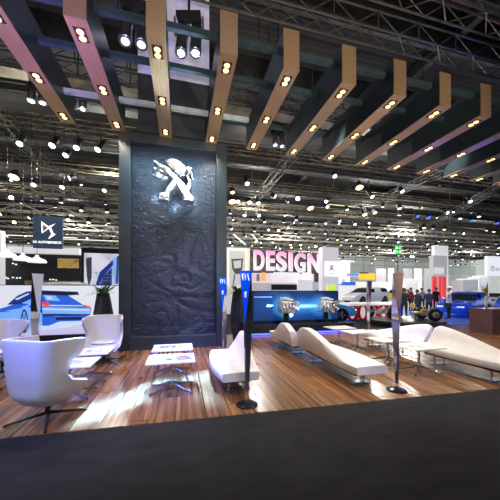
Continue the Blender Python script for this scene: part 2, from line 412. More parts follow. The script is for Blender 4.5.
# crossbars joining the fins
for j, (y, z, mm, lab) in enumerate([(4.95, 6.22, 'bar', 'blue-grey steel crossbar threading the fins, nearest the front ends'),
                             (5.70, 6.12, 'bar', 'blue-grey steel crossbar threading the fins, second from the front'),
                             (6.80, 5.98, 'barlite', 'pale shiny steel crossbar threading the fins, third from the front'),
                             (7.42, 6.30, 'bar', 'blue-grey steel crossbar threading the fins at their back ends')]):
    b = MB(); b.box((5, y, z), (16.6, .09, .1)) if mm == 'bar' else b.box((-.5, y, z), (4.4, .09, .1)); tag(b.build('canopy_crossbar', M[mm]), lab, 'crossbar', 'crossbars of the canopy')

# ================================================================ MONOLITH
mx0, mx1, my, mz = -1.55, 1.24, 7.6, 5.66
root = thing('logo_monolith', 'tall dark monolith wall with rippled relief panel behind the lounge', 'display wall', ((mx0 + mx1) / 2, my, 0))
w = mx1 - mx0
b = MB(); b.box((0, .52, mz / 2), (w, .7, mz)); b.build('core', M['frame'], root)
b = MB(); fw = .29
b.box((-w / 2 + fw / 2, .02, mz / 2), (fw, .22, mz)); b.box((w / 2 - fw / 2, .02, mz / 2), (fw, .22, mz))
b.box((0, .02, mz - .12), (w - 2 * fw, .22, .24)); b.box((0, .02, .17), (w - 2 * fw, .22, .34))
b.build('frame', M['frame'], root, bevel=.008)
b = MB()
NX, NZ = 60, 140
pw, pz0, pz1 = w - 2 * fw, .34, mz - .24
from mathutils import noise as mn
def hgt(x, z):
    wx = mn.noise(Vector((x * 1.2, z * 1.1, 3.1))) * .35
    n1 = abs(mn.noise(Vector((x * 2.0 + wx * 2, 0, z * 2.9 + wx * 4))))
    n2 = abs(mn.noise(Vector((x * 5 + 7 + wx * 3, 2, z * 8 + wx * 8))))
    amp = max(.12, min(1, (4.4 - z) / 1.6))
    return -(max(0, .28 - n1) * .34 + n2 * .03) * amp * 1.5 * (.35 + .55 * math.exp(-((x - .1) / .5) ** 2))
vs = []; fs = []
for j in range(NZ + 1):
    for i in range(NX + 1):
        x = -pw / 2 + pw * i / NX; z = pz0 + (pz1 - pz0) * j / NZ
        vs.append((x, .07 - hgt(x, z) * .35, z))
for j in range(NZ):
    for i in range(NX):
        a = j * (NX + 1) + i; fs.append((a, a + 1, a + NX + 2, a + NX + 1))
b.add(vs, fs, 0, True)
b.build('relief_panel', M['relief'], root)
# hanging tower above the wall: dark box and lilac panel
o = thing('hanging_tower_box', 'tall dark box hanging behind the fins with a pale lilac upper half', 'overhead box', (-.18, 7.95, 5.95))
b = MB(); b.box((0, .3, .8), (1.95, .6, 1.6)); b.build('dark_section', mat('tower_navy', (.03, .035, .045), .5), o)
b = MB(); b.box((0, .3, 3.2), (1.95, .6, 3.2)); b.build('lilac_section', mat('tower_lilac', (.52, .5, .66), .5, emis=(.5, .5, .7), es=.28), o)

# lion emblem
def c2w(x, y):   # crop px -> metres about emblem centre
    return ((x - 258) * .00325, (265 - y) * .00325)
o = thing('lion_emblem', 'chrome rearing lion emblem mounted high on the dark monolith', 'emblem', (-.16, 7.42, 4.43))
def piece(name, pts, d0, d1, mm='emblem'):
    b = MB(); b.prism([c2w(*p) for p in pts], d0, d1); q = b.build(name, M[mm], o, bevel=.03); q.modifiers['bevel'].segments = 3; return q
piece('body_stroke', [(98, 150), (112, 140), (150, 158), (200, 185), (270, 230), (335, 300), (380, 360), (412, 412), (404, 432), (322, 432), (320, 400), (290, 345), (250, 280), (180, 215), (120, 180)], -.28, .14)
piece('mane', [(180, 132), (205, 108), (240, 98), (300, 112), (345, 148), (352, 190), (335, 240), (300, 245), (262, 215), (215, 180)], -.22, .14)
piece('upper_claw', [(95, 180), (130, 185), (175, 205), (215, 240), (150, 225), (88, 212)], -.24, .14)
piece('lower_claw', [(85, 232), (150, 236), (215, 252), (205, 282), (160, 282), (100, 268)], -.24, .14)
piece('rear_leg', [(245, 262), (285, 290), (262, 345), (228, 375), (215, 440), (132, 440), (130, 392), (178, 372), (205, 320)], -.26, .14)
piece('tail_hook', [(338, 160), (365, 145), (388, 165), (402, 205), (402, 246), (385, 240), (378, 210), (368, 220), (386, 262), (386, 310), (372, 345), (345, 310), (360, 275), (345, 225), (360, 195)], -.2, .14)

# ================================================================ FURNITURE
def chair(name, label):
    root = thing(name, label, 'armchair', (0, 0, 0), 0, 'white winged swivel armchairs of the lounge')
    def interp(t, tab):
        for (t0, v0), (t1, v1) in zip(tab, tab[1:]):
            if t <= t1:
                q = (t - t0) / (t1 - t0); q = q * q * (3 - 2 * q); return v0 + (v1 - v0) * q
        return tab[-1][1]
    rows = []; NT, NS = 22, 28
    for j in range(NT + 1):
        t = -.22 + 1.22 * j / NT
        z = .32 + .70 * t if t > 0 else .32 + .42 * t
        d = interp(t, [(-.22, .04), (-.12, .20), (-.03, .38), (.06, .43), (.17, .42), (.28, .18), (.40, .12), (.52, .15), (.76, .34), (.84, .38), (1.0, .37)])
        ww = interp(t, [(-.22, .06), (-.1, .18), (.05, .245), (.2, .272), (.5, .285), (.8, .295), (1.0, .30)])
        yb = interp(t, [(-.22, -.10), (-.1, -.19), (.1, -.25), (.5, -.27), (1, -.29)])
        row = []
        for i in range(NS + 1):
            s = -1 + 2 * i / NS; a = abs(s); sg = 1 if s >= 0 else -1
            cr = min(.09, ww * .5)
            if a < .34: x = (ww - cr) * a / .34; y = yb
            elif a < .52:
                q = (a - .34) / .18 * math.pi / 2; x = ww - cr + cr * math.sin(q); y = yb + cr * (1 - math.cos(q))
            else:
                q = (a - .52) / .48; x = ww + .04 * q * (1 if t > .1 else 0); y = yb + cr + q * d
            row.append((sg * x, y, z - (.03 * (a ** 2) if t > .95 else 0)))
        rows.append(row)
    b = MB(); b.loft(rows, 0, False, True, closed=False)
    sh = b.build('shell', M['leather'], root)
    so = sh.modifiers.new('thick', 'SOLIDIFY'); so.thickness = .05; so.offset = 1
    bv = sh.modifiers.new('round', 'BEVEL'); bv.width = .018; bv.segments = 3; bv.limit_method = 'ANGLE'; bv.angle_limit = R(50)
    # seams piping down the back
    b = MB()
    for sg in (-1, 1):
        i = NS // 2 + sg * int(NS * .21)
        pts = [Vector(rows[j][i]) for j in range(2, NT + 1)]
        off = Vector((sg * .012, -.028, 0))
        for p, q in zip(pts, pts[1:]): b.tube(p + off, q + off, .006, 6)
    b.build('piping', mat('seam_thread', (.6, .58, .58), .5), sh)
    b = MB(); b.lathe([(.01, .30), (.22, .31), (.27, .345), (.28, .39), (.25, .425), (.01, .435)], 28, c=(0, 0.03, 0)); b.build('seat', M['leather'], root)
    b = MB(); b.lathe([(.01, .44), (.22, .445), (.235, .46), (.22, .475), (.01, .48)], 24, c=(0, .03, 0)); b.build('seat_cushion', M['leather'], root)
    b = MB(); b.tube((0, 0, .05), (0, 0, .26), .03, 14); b.lathe([(.03, .17), (.09, .2), (.1, .22), (.02, .22)], 16); b.build('swivel_post', M['black'], root)
    for k in range(4):
        a = R(45 + 90 * k); b = MB()
        e = Vector((math.cos(a) * .40, math.sin(a) * .40, .016))
        b.tube((0, 0, .075), e, .022, 8, r2=.012); b.tube(e - Vector((0, 0, .016)), e, .02, 8); b.build('base_leg', M['black'], root)
    return root
ch = chair('wing_armchair', 'large white wing armchair seen from behind at the carpet edge')
ch.location = (-1.60, 3.86, 0); ch.rotation_euler = (0, 0, R(-26))
dup(ch, (-1.62, 6.45, 0), R(186), 'white wing armchair facing us beside the dark monolith and black planter')
dup(ch, (-2.95, 4.75, 0), R(-75), 'white wing armchair cut by the picture edge behind the large front armchair')
dup(ch, (-3.22, 5.95, 0), R(-120), 'white wing armchair in front of the car screen, mostly behind the front armchair')

def table(label):
    root = thing('coffee_table', label, 'table', (0, 0, 0), 0, 'low white coffee tables on chrome star bases')
    b = MB(); b.box((0, 0, .49), (.72, .56, .022)); b.build('tabletop', M['white'], root, bevel=.004)
    b = MB(); b.tube((0, 0, .06), (0, 0, .48), .024, 16); b.lathe([(.024, .46), (.12, .472), (.12, .479), (.02, .479)], 18); b.build('column', M['chrome'], root)
    for sx, sy in ((1, 1), (1, -1), (-1, 1), (-1, -1)):
        b = MB(); prev = Vector((0, 0, .13))
        for q in (.25, .5, .75, 1.0):
            p = Vector((sx * .30 * q, sy * .22 * q, .13 - .10 * math.sin(q * math.pi / 2) )) ; b.tube(prev, p, .020 - .006 * q, 8); prev = p
        b.tube((prev.x, prev.y, 0), (prev.x, prev.y, .035), .016, 8)
        b.build('foot', M['steel'], root)
    return root
tb = table('white coffee table with colourful magazine in front of the monolith')
tb.location = (-.15, 4.47, 0)
TBL = [((-.15, 4.47), None),
       ((-.15, 5.33), 'white coffee table with blue magazine nearest the foot of the monolith'),
       ((-1.62, 4.58), 'white coffee table beside the front wing armchair'),
       ((-1.58, 5.35), 'white coffee table just before the armchair that faces us'),
       ((4.45, 4.25), 'white coffee table before the front right wave bench'),
       ((4.42, 5.02), 'white coffee table behind the chrome obelisk at right'),
       ((4.45, 6.12), 'white coffee table beyond the middle bench, nearer of that pair'),
       ((4.42, 6.9), 'white coffee table beyond the middle bench, farther of that pair')]
for (x, y), lab in TBL[1:]: dup(tb, (x, y, 0), 0, lab)
# magazines
def magazine(x, y, rz, cols, label):
    root = thing('magazine', label, 'magazine', (x, y, .501), R(rz), 'magazines on the coffee tables')
    b = MB(); b.box((0, 0, .004), (.21, .28, .008)); b.build('pages', M['paper'], root)
    b = MB()
    b.box((0, 0, .0085), (.208, .278, .002), 0)
    b.box((.0, .07, .0102), (.17, .07, .001), 1); b.box((-.03, -.04, .0102), (.1, .1, .001), 2); b.box((.06, -.1, .0102), (.06, .03, .001), 1)
    b.build('cover', [M[c] for c in cols], root)
magazine(-.20, 4.42, 60, ('paper', 'pred', 'pblue'), 'open magazine with red and grey cover on the front monolith table')
magazine(.02, 4.44, 20, ('pgrey', 'pred', 'pgold'), 'grey magazine lying right of another on the front monolith table')
magazine(-.24, 5.33, 80, ('pblue', 'pgrey', 'paper'), 'dark blue magazine on the table nearest the monolith')
magazine(.05, 5.35, 70, ('paper', 'pgrey', 'pgrey'), 'pale magazine beside the dark blue one near the monolith')
magazine(-1.5, 4.58, 70, ('paper', 'pgrey', 'pgrey'), 'pale magazine on the table by the front wing armchair')
magazine(-1.5, 5.32, 95, ('paper', 'pgrey', 'paper'), 'pale magazine on the table before the facing armchair')
magazine(4.35, 4.25, 75, ('paper', 'pred', 'pgrey'), 'white and red magazine on the table before the front right wave bench')
magazine(4.6, 5.05, 75, ('pred', 'pblue', 'pgrey'), 'dark red magazine on the table behind the right obelisk')

# wave benches: local x across (backrest at +x), y along (backrest low at y=0, high at y=L)
def bench(L, label, loc, mirror_x=False, mirror_y=False, crest=True):
    root = thing('wave_bench', label, 'bench', loc, 0, 'white wave shaped benches of the lounge')
    sx = -1 if mirror_x else 1; sy = -1 if mirror_y else 1
    rings = []; n = 30
    for j in range(n + 1):
        q = j / n; y = q * L
        e = min(1, max(0, q - .08) / .72); sm = e * e * (3 - 2 * e)
        h = .38 * sm
        if crest: e = min(1, max(0, q - .08) / .84); sm = .6 * e ** .75 + .4 * e * e * (3 - 2 * e); h = .37 * sm; 
        if crest and q > .92: h = .37 - .05 * ((q - .92) / .08) ** 2
        if not crest and q > .77: h = .38 - .17 * ((q - .77) / .23) ** 2
        bl = -.09 * math.sin(math.pi * q) ** 1.0
        z0, z1 = .25, .38
        wv = .02 * math.sin(q * math.pi * 2)
        r = [(-.27 + bl, z0), (-.275 + bl, z1 - .02), (-.255 + bl, z1), (0, z1 + .005), (.14 - (.05 if crest else .14) * min(1, h * 5), z1 + .002), (.19 + h * .10 - (0 if crest else .09) * min(1, h * 5), z1 + h * .6), (.22 + h * .25 - (0 if crest else .08) * min(1, h * 5), z1 + h), (.25 + h * .30, z1 + h + .012 * (h > .02)), (.285 + h * .25, z1 + h - .01), (.285 + wv + h * .1, z1 - .01 + h * .3), (.27 + wv, z0)]
        rings.append([(sx * x, sy * (y - L / 2), z) for x, z in r])
    b = MB(); b.loft(rings, 0, True, True)
    o = b.build('seat', M['benchfab'], root, bevel=0, weld=True)
    bv = o.modifiers.new('b', 'BEVEL'); bv.width = .015; bv.segments = 2; bv.limit_method = 'ANGLE'; bv.angle_limit = R(60)
    for y in (-L / 2 + .38, L / 2 - .38):
        b = MB(); b.box((0, y, .008), (.42, .16, .014)); b.tube((-.12 * sx, y, .01), (-.12 * sx, y, .26), .018, 10); b.tube((.12 * sx, y, .01), (.12 * sx, y, .26), .018, 10)
        b.build('leg', M['chromes'], root)
    b = MB(); b.box((0, 0, .215), (.36, L - .35, .07)); b.build('underframe', M['black'], root)
    return root
bench(1.60, 'white wave bench in the centre behind the chrome obelisk with raised right back', (.85, 4.65, 0))
bench(2.15, 'long white wave bench in the middle pointing at the carpet edge', (2.93, 4.73, 0), mirror_x=True, crest=False)
bench(1.65, 'white wave bench in the far middle with rounded hump before the engine display', (2.80, 6.72, 0), mirror_x=True, mirror_y=True, crest=False)
bench(1.85, 'white wave bench cut off by the right picture edge', (5.38, 4.08, 0))
bench(1.85, 'white wave bench behind the coffee tables below the black round podium', (5.36, 6.0, 0), mirror_y=True)

# obelisks
def obelisk(x, y, rz, label, m_main, blue):
    root = thing('mirror_obelisk', label, 'obelisk', (x, y, 0), R(rz), 'slender mirror obelisks on round feet')
    b = MB(); b.lathe([(.15, 0), (.15, .012), (.13, .02), (.02, .024)], 32); b.build('base', M['blackgloss'], root)
    def ring(r, z, off): return [Vector((r * math.cos(R(off + 120 * k)), r * math.sin(R(off + 120 * k)), z)) for k in range(3)]
    # top inverted triangles point down to mid ring
    t = ring(.098, 1.85, -90 + 60); m_ = ring(.075, 1.12, -90); bo = ring(.026, .02, -90 + 60)
    body = MB(); fac = MB()
    for k in range(3):
        k1 = (k + 1) % 3
        body.add([t[k], m_[k], m_[k1]], [(0, 1, 2)], 0)
        fac.add([t[k], t[k1], m_[k1]], [(0, 1, 2)], 0)
        body.add([m_[k], m_[k1], bo[k]], [(0, 1, 2)], 1)
        body.add([bo[k], bo[k1], m_[k1]], [(0, 1, 2)], 0)
    body.add(t, [(0, 1, 2)], 2); body.add(bo, [(0, 2, 1)], 2)
    bo_ = body.build('shaft', [M['chrome'], M[m_main], M['black']], root, weld=True)
    f_ = fac.build('upper_facet', M[blue], root)
    if blue == 'obblue':
        # pale lion print on each upper facet: small marks lying on the facet
        lp = MB()
        for k in range(3):
            a, c_, e = t[k], t[(k + 1) % 3], m_[(k + 1) % 3]
            nrm = (c_ - a).cross(e - a).normalized()
            if nrm.dot(Vector((a.x + c_.x, a.y + c_.y, 0))) < 0: nrm = -nrm
            def P(s, q): return a + (c_ - a) * (s * (1 - q) + .5 * q) + (e - (a + c_) / 2) * q + nrm * .002
            for quad in ([(.12, .05), (.3, .05), (.28, .19), (.15, .16)], [(.38, .04), (.55, .08), (.5, .2), (.42, .14)], [(.62, .06), (.72, .05), (.95, .2), (.8, .18)], [(.3, .40), (.7, .38), (.66, .5), (.36, .5)]):
                pts = [P(*p) for p in quad]; lp = MB(); lp.add(pts, [(0, 1, 2, 3)], 0); lp.build('lion_print', M['obpale'], f_)
    return root
obelisk(.88, 3.62, -34, 'blue-topped mirror obelisk standing before the central white bench', 'obdark', 'obblue')
obelisk(3.30, 3.56, -20, 'rose-faced mirror obelisk at the carpet edge right of the middle bench', 'obdark', 'obrose')
obelisk(.88, 5.75, -26, 'blue-topped mirror obelisk at the right foot of the monolith', 'obdark', 'obblue')
obelisk(5.75, 7.35, 0, 'dark-topped mirror obelisk far off before the red and white counter', 'chrome', 'obdark')
obelisk(-2.30, 5.15, 49, 'silver mirror obelisk rising in front of the car screen', 'chromes', 'white')

# planters
def leaf(b, base, d, L, wid, mi=0, droop=.3):
    base = Vector(base); d = Vector(d).normalized(); side = d.cross(Vector((0, 0, 1)))
    side = side.normalized() if side.length > .01 else Vector((1, 0, 0))
    pts = []
    for q in (0, .3, .65, 1):
        c = base + d * L * q - Vector((0, 0, droop * L * q * q)); ww = wid * (math.sin(math.pi * min(1, q * .85 + .12)))
        if q == 1: ww = .002
        pts += [c - side * ww / 2, c + side * ww / 2]
    b.add(pts, [(0, 1, 3, 2), (2, 3, 5, 4), (4, 5, 7, 6)], mi, True)
def planter(x, y, hmul, label, flowers):
    root = thing('potted_plant', label, 'planter', (x, y, 0), R(15))
    def hexr(r, z, off=0): return [(r * math.cos(R(60 * k + off)), r * math.sin(R(60 * k + off)), z * hmul) for k in range(6)]
    b = MB(); b.loft([hexr(.13, 0), hexr(.27, .72, 12), hexr(.155, 1.5, 24)], 0, True, False); b.build('pot', M['blackgloss'], root)
    r = random.Random(int(x * 10)); top = 1.5 * hmul
    b = MB()
    for k in range(34):
        a = r.uniform(0, 6.28); el = r.uniform(.15, 1.3); leaf(b, (.07 * math.cos(a), .07 * math.sin(a), top - .01), (math.cos(a), math.sin(a), el * 1.3), r.uniform(.22, .46), .07, droop=r.uniform(.1, .7))
    b.build('foliage', [M['green']], root)
    if flowers:
        for k in range(9):
            a = r.uniform(0, 6.28); rr = r.uniform(.03, .2); p = Vector((rr * math.cos(a), rr * math.sin(a), top + r.uniform(.22, .5)))
            b = MB(); b.tube((0, 0, top), p, .006, 5, mi=1)
            for q in range(6):
                leaf(b, p, (math.cos(q * 1.05), math.sin(q * 1.05), .3), .11, .08, 0, .2)
            b.build('flower', [M['flower'] if k % 3 else M['yleaf'], M['green']], root)
planter(-1.86, 7.35, 1.0, 'tall black faceted planter with white flowers left of the monolith', True)
planter(1.52, 7.25, 1.02, 'tall black faceted planter with green plant right of the monolith', False)

# reception counter with vase, right edge
p = atZ(473, 337, 0)
o = thing('reception_counter', 'burgundy tapered counter block at the right picture edge', 'counter', (11.22, 7.35, 0), R(-4)); o.scale = (1, 1, .88)
b = MB(); b.loft([[(-.72, -.4, 0), (.85, -.4, 0), (.85, .4, 0), (-.72, .4, 0)], [(-.76, -.42, 1.0), (.95, -.42, 1.0), (.95, .42, 1.0), (-.76, .42, 1.0)]], 0, True, False); b.build('body', M['burgundy'], o)
b = MB(); b.prism([(.12, 1.0), (.87, .99), (.87, .35), (.35, .05)], -.445, -.40); b.build('black_inlay', M['blackgloss'], o)
b = MB(); b.box((.09, 0, 1.012), (1.73, .86, .024)); b.build('top_plate', M['burgundy'], o, bevel=.005)
p = onY(484, 308, 7.3)
o = thing('flower_vase', 'white vase with yellow-green stems on the burgundy counter', 'vase', (p.x + .1, p.y, .902))
b = MB(); b.lathe([(.03, 0), (.045, .005), (.04, .2), (.032, .40), (.04, .44), (.025, .44), (.02, .4)], 18); b.build('vase_body', M['white'], o)
b = MB()
for k in range(15):
    a = rnd.uniform(0, 6.28); leaf(b, (0, 0, .42), (math.cos(a) * .35, math.sin(a) * .35, 1), rnd.uniform(.25, .62), .06, k % 2, .05)
b.build('foliage', [M['yleaf'], M['green']], o)

# ================================================================ LED WALL with car picture
LY = 8.8
o = thing('led_car_wall', 'long white LED wall showing a blue car seen from behind', 'screen', (-3.9, LY, 0))
b = MB(); b.box((-.6, .12, .14), (6.6, .3, .28)); b.build('plinth', M['blackmat'], o)
b = MB(); b.box((-.6, .1, 1.0), (6.6, .2, 1.44)); b.build('cabinet', M['blackmat'], o)
b = MB(); b.box((-.6, -.012, 1.0), (6.56, .02, 1.40)); sc_ = b.build('screen', M['ledsky'], o)
def art(polys, name, parent, Y, cx, mats, y0=-.024, st=.0012, ox=0, oy=260, k=.26):
    b = MB()
    for i, (mi, pts) in enumerate(polys):
        vs = []
        for (x, y) in pts:
            p = onY(ox + x * k, oy + y * k, Y); vs.append((p.x - cx, y0 - i * st, p.z))
        b.add(vs, [list(range(len(vs)))], mi)
    return b.build(name, [M[q] for q in mats], parent)
art([
    (3, [(0, 212), (0, 192), (40, 178), (90, 170), (165, 172), (165, 250), (120, 262), (105, 280), (85, 280), (70, 240), (40, 232), (0, 232)]),
    (2, [(0, 200), (0, 188), (50, 172), (110, 160), (130, 166), (90, 178), (70, 196), (40, 200)]),
    (1, [(30, 172), (68, 138), (105, 121), (165, 117), (300, 122), (306, 134), (262, 135), (320, 172), (350, 180), (352, 206), (165, 208), (130, 172), (80, 170)]),
    (3, [(85, 166), (120, 150), (160, 148), (160, 168), (120, 172)]),
    (0, [(165, 119), (300, 123), (305, 133), (255, 137), (165, 131)]),
    (2, [(165, 133), (262, 137), (316, 170), (300, 180), (165, 172)]),
    (3, [(168, 135), (215, 137), (235, 158), (180, 156)]),
    (4, [(178, 138), (198, 139), (206, 152), (184, 150)]),
    (3, [(165, 180), (348, 184), (352, 206), (165, 206)]),
    (4, [(165, 186), (345, 190), (345, 195), (165, 192)]),
    (1, [(165, 207), (352, 207), (345, 215), (215, 216), (165, 220)]),
    (2, [(165, 218), (345, 213), (350, 222), (318, 234), (230, 236), (190, 252), (165, 252)]),
    (4, [(165, 254), (190, 254), (232, 238), (345, 232), (345, 240), (240, 262), (165, 268)]),
    (0, [(216, 220), (318, 219), (316, 229), (218, 230)]),
    (4, [(60, 150), (110, 128), (118, 130), (70, 154)]), (3, [(20, 196), (75, 186), (120, 186), (120, 190), (60, 200)]), (2, [(112, 175), (130, 172), (165, 180), (165, 184), (120, 184)]), (4, [(165, 172), (318, 174), (330, 178), (165, 177)]),
    (5, [(163, 162), (190, 163), (196, 176), (170, 176)]),
    (5, [(328, 172), (349, 178), (346, 184), (330, 180)]),
] + [(0, [(97 + 14 * math.cos(a / 16 * 6.283), 235 + 46 * math.sin(a / 16 * 6.283)) for a in range(16)]),
     (3, [(97 + 10 * math.cos(a / 16 * 6.283), 235 + 38 * math.sin(a / 16 * 6.283)) for a in range(16)])]
  + [(1, [(97 + 9.5 * math.cos(q * 1.2566 + .0), 235 + 36 * math.sin(q * 1.2566 + .0)), (97 + 9.5 * math.cos(q * 1.2566 + .5), 235 + 36 * math.sin(q * 1.2566 + .5)), (97, 235)]) for q in range(5)]
  , 'car_picture', sc_, LY, -3.9, ['ledK', 'ledB1', 'ledB2', 'ledB3', 'ledB4', 'redlight'])

# ================================================================ LEFT BACKGROUND
# dark brand pavilion with display windows behind LED wall
BY = 15.0
def span(u0, u1, v0, v1, Y):
    a = onY(u0, v1, Y); c = onY(u1, v0, Y); return a.x, c.x, a.z, c.z
def slab(b, u0, u1, v0, v1, Y, th=.3, mi=0, ref=None, dy=0):
    x0, x1, z0, z1 = span(u0, u1, v0, v1, Y)
    zb = (span(u0, u1, v0, v1, Y)[2]); 
    rx = ref.x if ref else 0; ry = ref.y if ref else 0
    b.box(((x0 + x1) / 2 - rx, Y + th / 2 - ry + dy, (z0 + z1) / 2), (x1 - x0, th, z1 - z0), mi); return b
o = thing('dark_pavilion', 'dark low pavilion wall behind the car screen with gold picture', 'pavilion', (-8, BY, 0)); O = o.location
b = MB(); x0, x1, z0, z1 = span(2, 81, 252, 289, BY); b.box(((x0 + x1) / 2 - O.x, .15, z1 / 2), (x1 - x0, .3, z1)); b.build('facade', M['boothD'], o)
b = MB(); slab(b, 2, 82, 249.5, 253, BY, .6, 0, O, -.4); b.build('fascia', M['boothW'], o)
b = MB(); slab(b, 58, 79, 259, 268, BY, .04, 0, O, -.05); b.build('gold_picture', M['picgold'], o)
b = MB()
for (u, v) in ((6, 277), (8, 278), (13, 277), (17, 277.5), (20, 277.3), (50, 279), (53, 279), (56, 279.5), (13, 263), (16, 264)): slab(b, u, u + 1.4, v, v + 1.1, BY, .05, 0, O, -.08)
b.build('small_light', M['pureW'], o)
b = MB(); slab(b, 25, 80, 281, 290, BY, .05, 0, O, -.04); b.build('lower_panel', picture_mat('brown_photo', [(.02, .015, .012), (.22, .13, .07), (.05, .04, .04)], 1.5, .5), o)
o = thing('white_side_pillar', 'slim white pavilion pillar at the left picture edge', 'pillar', onY(1, 289, 14.6) * Vector((1, 1, 0)) if False else (onY(0, 289, 14.5).x, 14.5, 0))
b = MB(); b.box((-.15, 0, 2.1), (.55, .3, 4.2)); b.build('panel', M['boothW'], o)
o = thing('picture_screen', 'large lit picture panel of blue and white shapes left of the monolith', 'screen', (onY(102, 289, 13).x, 13, 0)); O = o.location
x0, x1, z0, z1 = span(81, 124, 251, 289, 13)
b = MB(); b.box(((x0 + x1) / 2 - O.x, .15, z1 / 2 + .05), (x1 - x0, .25, z1 + .1)); b.build('casing', M['blackmat'], o)
b = MB(); slab(b, 84, 123, 254, 287.5, 13, .03, 0, O, 0); pp = b.build('picture', picture_mat('lilac_photo', [(.8, .78, .86), (.7, .7, .82), (.35, .38, .5), (.75, .78, .9)], .55, .75, 1.0), o)
art([(0, [(96, 284), (100, 272), (113, 260), (116, 262), (104, 276), (99, 287)]), (1, [(113, 258), (122, 256), (122, 282), (114, 284)]), (2, [(117, 256), (119, 256), (118, 284), (116, 284)]), (2, [(86, 258), (92, 257), (92, 278), (89, 287), (87, 276)]), (0, [(104, 276), (112, 268), (112, 286), (100, 287)])], 'picture_shapes', pp, 13, O.x, ['ledB1', 'ledB3', 'pgrey'], y0=-.03, ox=0, oy=0, k=1)

# white dome pendants
dome = thing('dome_pendant', '', 'pendant lamp', (0, 0, 0), 0, 'white dome pendants before the dark pavilion')
b = MB(); b.lathe([(.36, 0), (.37, .04), (.30, .13), (.14, .2), (.07, .26), (.05, .34)], 24); b.build('shade', glow('dome_white', (.95, .97, 1), .95), dome)
b = MB(); b.tube((0, 0, .3), (0, 0, 6.6), .012, 5); b.build('cord', M['black'], dome)
for i, (u, v, lab) in enumerate([(7, 257, 'white dome pendant lamp leftmost before the dark pavilion'), (23, 260.5, 'white dome pendant lamp in the middle of three'), (37, 262.5, 'white dome pendant lamp rightmost of three, below the hanging banner')]):
    p = onY(u, v, 12.0 - i * .35)
    if i == 0: dome.location = p; dome['label'] = lab; dome.scale = (.85,) * 3
    else: dup(dome, p, 0, lab, scale=.8)

# hanging banner DS AUTOMOBILES
BNY = 13.2
o = thing('hanging_banner', 'dark blue hanging banner with silver angular logo and DS AUTOMOBILES', 'banner', (onY(47.5, 231, BNY).x, BNY, 0)); O = o.location
b = MB(); slab(b, 33, 62.5, 217, 248, BNY, .08, 0, O); b.build('board', mat('banner_slate_blue', (.03, .05, .09), .5, emis=(.04, .07, .13), es=.5), o)
def bp(pts): return [(x * .14, 200 + y * .14) for x, y in pts]
art([(0, bp([(295, 150), (350, 190), (340, 200), (304, 172)])), (0, bp([(295, 150), (306, 165), (308, 222), (297, 235)])), (0, bp([(297, 235), (350, 192), (352, 202), (306, 236)])), (1, bp([(305, 172), (336, 194), (307, 222)])),
     (0, bp([(340, 190), (398, 168), (360, 200)])), (0, bp([(345, 195), (365, 195), (386, 243), (352, 278), (346, 274), (368, 243)])), (0, bp([(372, 236), (400, 244), (352, 278), (366, 258)]))], 'angular_logo', o, BNY, O.x, ['pureW', 'pgrey'], y0=-.006, ox=0, oy=0, k=1)
p = onY(47.5, 243.3, BNY); text('DS AUTOMOBILES', 'banner_lettering', .128, M['pureW'], o, (0, -.02, p.z), sx=1.0, bold=.003)
b = MB()
for dx in (-.6, .6): b.tube((dx, .04, onY(47, 219, BNY).z), (dx, .04, 9.0), .012, 5)
b.build('suspension_cable', M['black'], o)

# ================================================================ CENTRE BACKGROUND
# white picture pavilion just right of monolith
PY = 17.0
o = thing('cream_pavilion', 'cream lit pavilion wall with framed chair picture right of the monolith', 'pavilion', (onY(238, 289, PY).x, PY, 0)); O = o.location
x0, x1, z0, z1 = span(222, 250, 248, 289, PY)
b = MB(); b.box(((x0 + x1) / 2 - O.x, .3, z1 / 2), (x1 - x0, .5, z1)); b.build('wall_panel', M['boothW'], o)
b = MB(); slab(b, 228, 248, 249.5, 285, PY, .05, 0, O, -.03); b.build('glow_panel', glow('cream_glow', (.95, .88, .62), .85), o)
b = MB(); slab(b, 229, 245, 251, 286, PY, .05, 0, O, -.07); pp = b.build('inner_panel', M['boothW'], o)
art([(0, [(231, 259), (243, 258.5), (242, 269), (240, 274), (235, 274), (232, 269)]), (1, [(233, 261), (241, 260.5), (240.5, 268), (234, 268.5)]), (0, [(234, 274), (235.2, 274), (233.5, 285), (232.5, 285)]), (0, [(240, 274), (241, 274), (243, 285), (242, 285)])], 'chair_picture', pp, PY, O.x, ['ptaupe', 'boothW'], y0=-.08, ox=0, oy=0, k=1)

# DESIGN sign and its stand
DY = 20.0
o = thing('design_stand', 'white two storey stand with pink light under the big letters', 'stand', (onY(287, 289, DY).x, DY + .9, 0)); O = o.location
x0, x1, z0, z1 = span(252, 321.5, 281, 289, DY)
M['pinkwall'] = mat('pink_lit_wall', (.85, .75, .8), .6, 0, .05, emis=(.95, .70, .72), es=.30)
b = MB(); b.box(((x0 + x1) / 2 - O.x, .6, 1.05), (x1 - x0, 1.0, 2.1)); b.build('lower_wall', M['boothG'], o)
b = MB(); b.box(((x0 + x1) / 2 - O.x, .45, 2.5), ((x1 - x0) * .98, .3, .8)); b.build('upper_wall', M['pinkwall'], o)
b = MB()
for u, uu, mi in ((262, 266, 1), (274, 300, 0), (303, 312, 0), (257, 260, 2)): slab(b, u, uu, 272.5 if mi != 2 else 274, 281, DY + .3, .05, mi, O, .1)
b.build('display_panel', [M['boothW'], glow('orange_panel', (.9, .4, .12), .7), M['pgrey']], o)
b = MB(); slab(b, 272, 300, 284.5, 290, DY - .2, .2, 0, O); b.build('dark_band', M['navy'], o)
b = MB(); slab(b, 298, 312, 280, 290, DY - .4, .3, 0, O); b.build('white_box', M['boothW'], o)
b = MB(); slab(b, 313, 321, 282, 290, DY - .4, .3, 0, O); b.build('dark_doorway', M['boothG'], o)
o = thing('design_letters', 'big pink-white free-standing letters spelling DESIGN', 'lettering', (onY(287, 289, DY).x, DY - .3, 0)); O = o.location
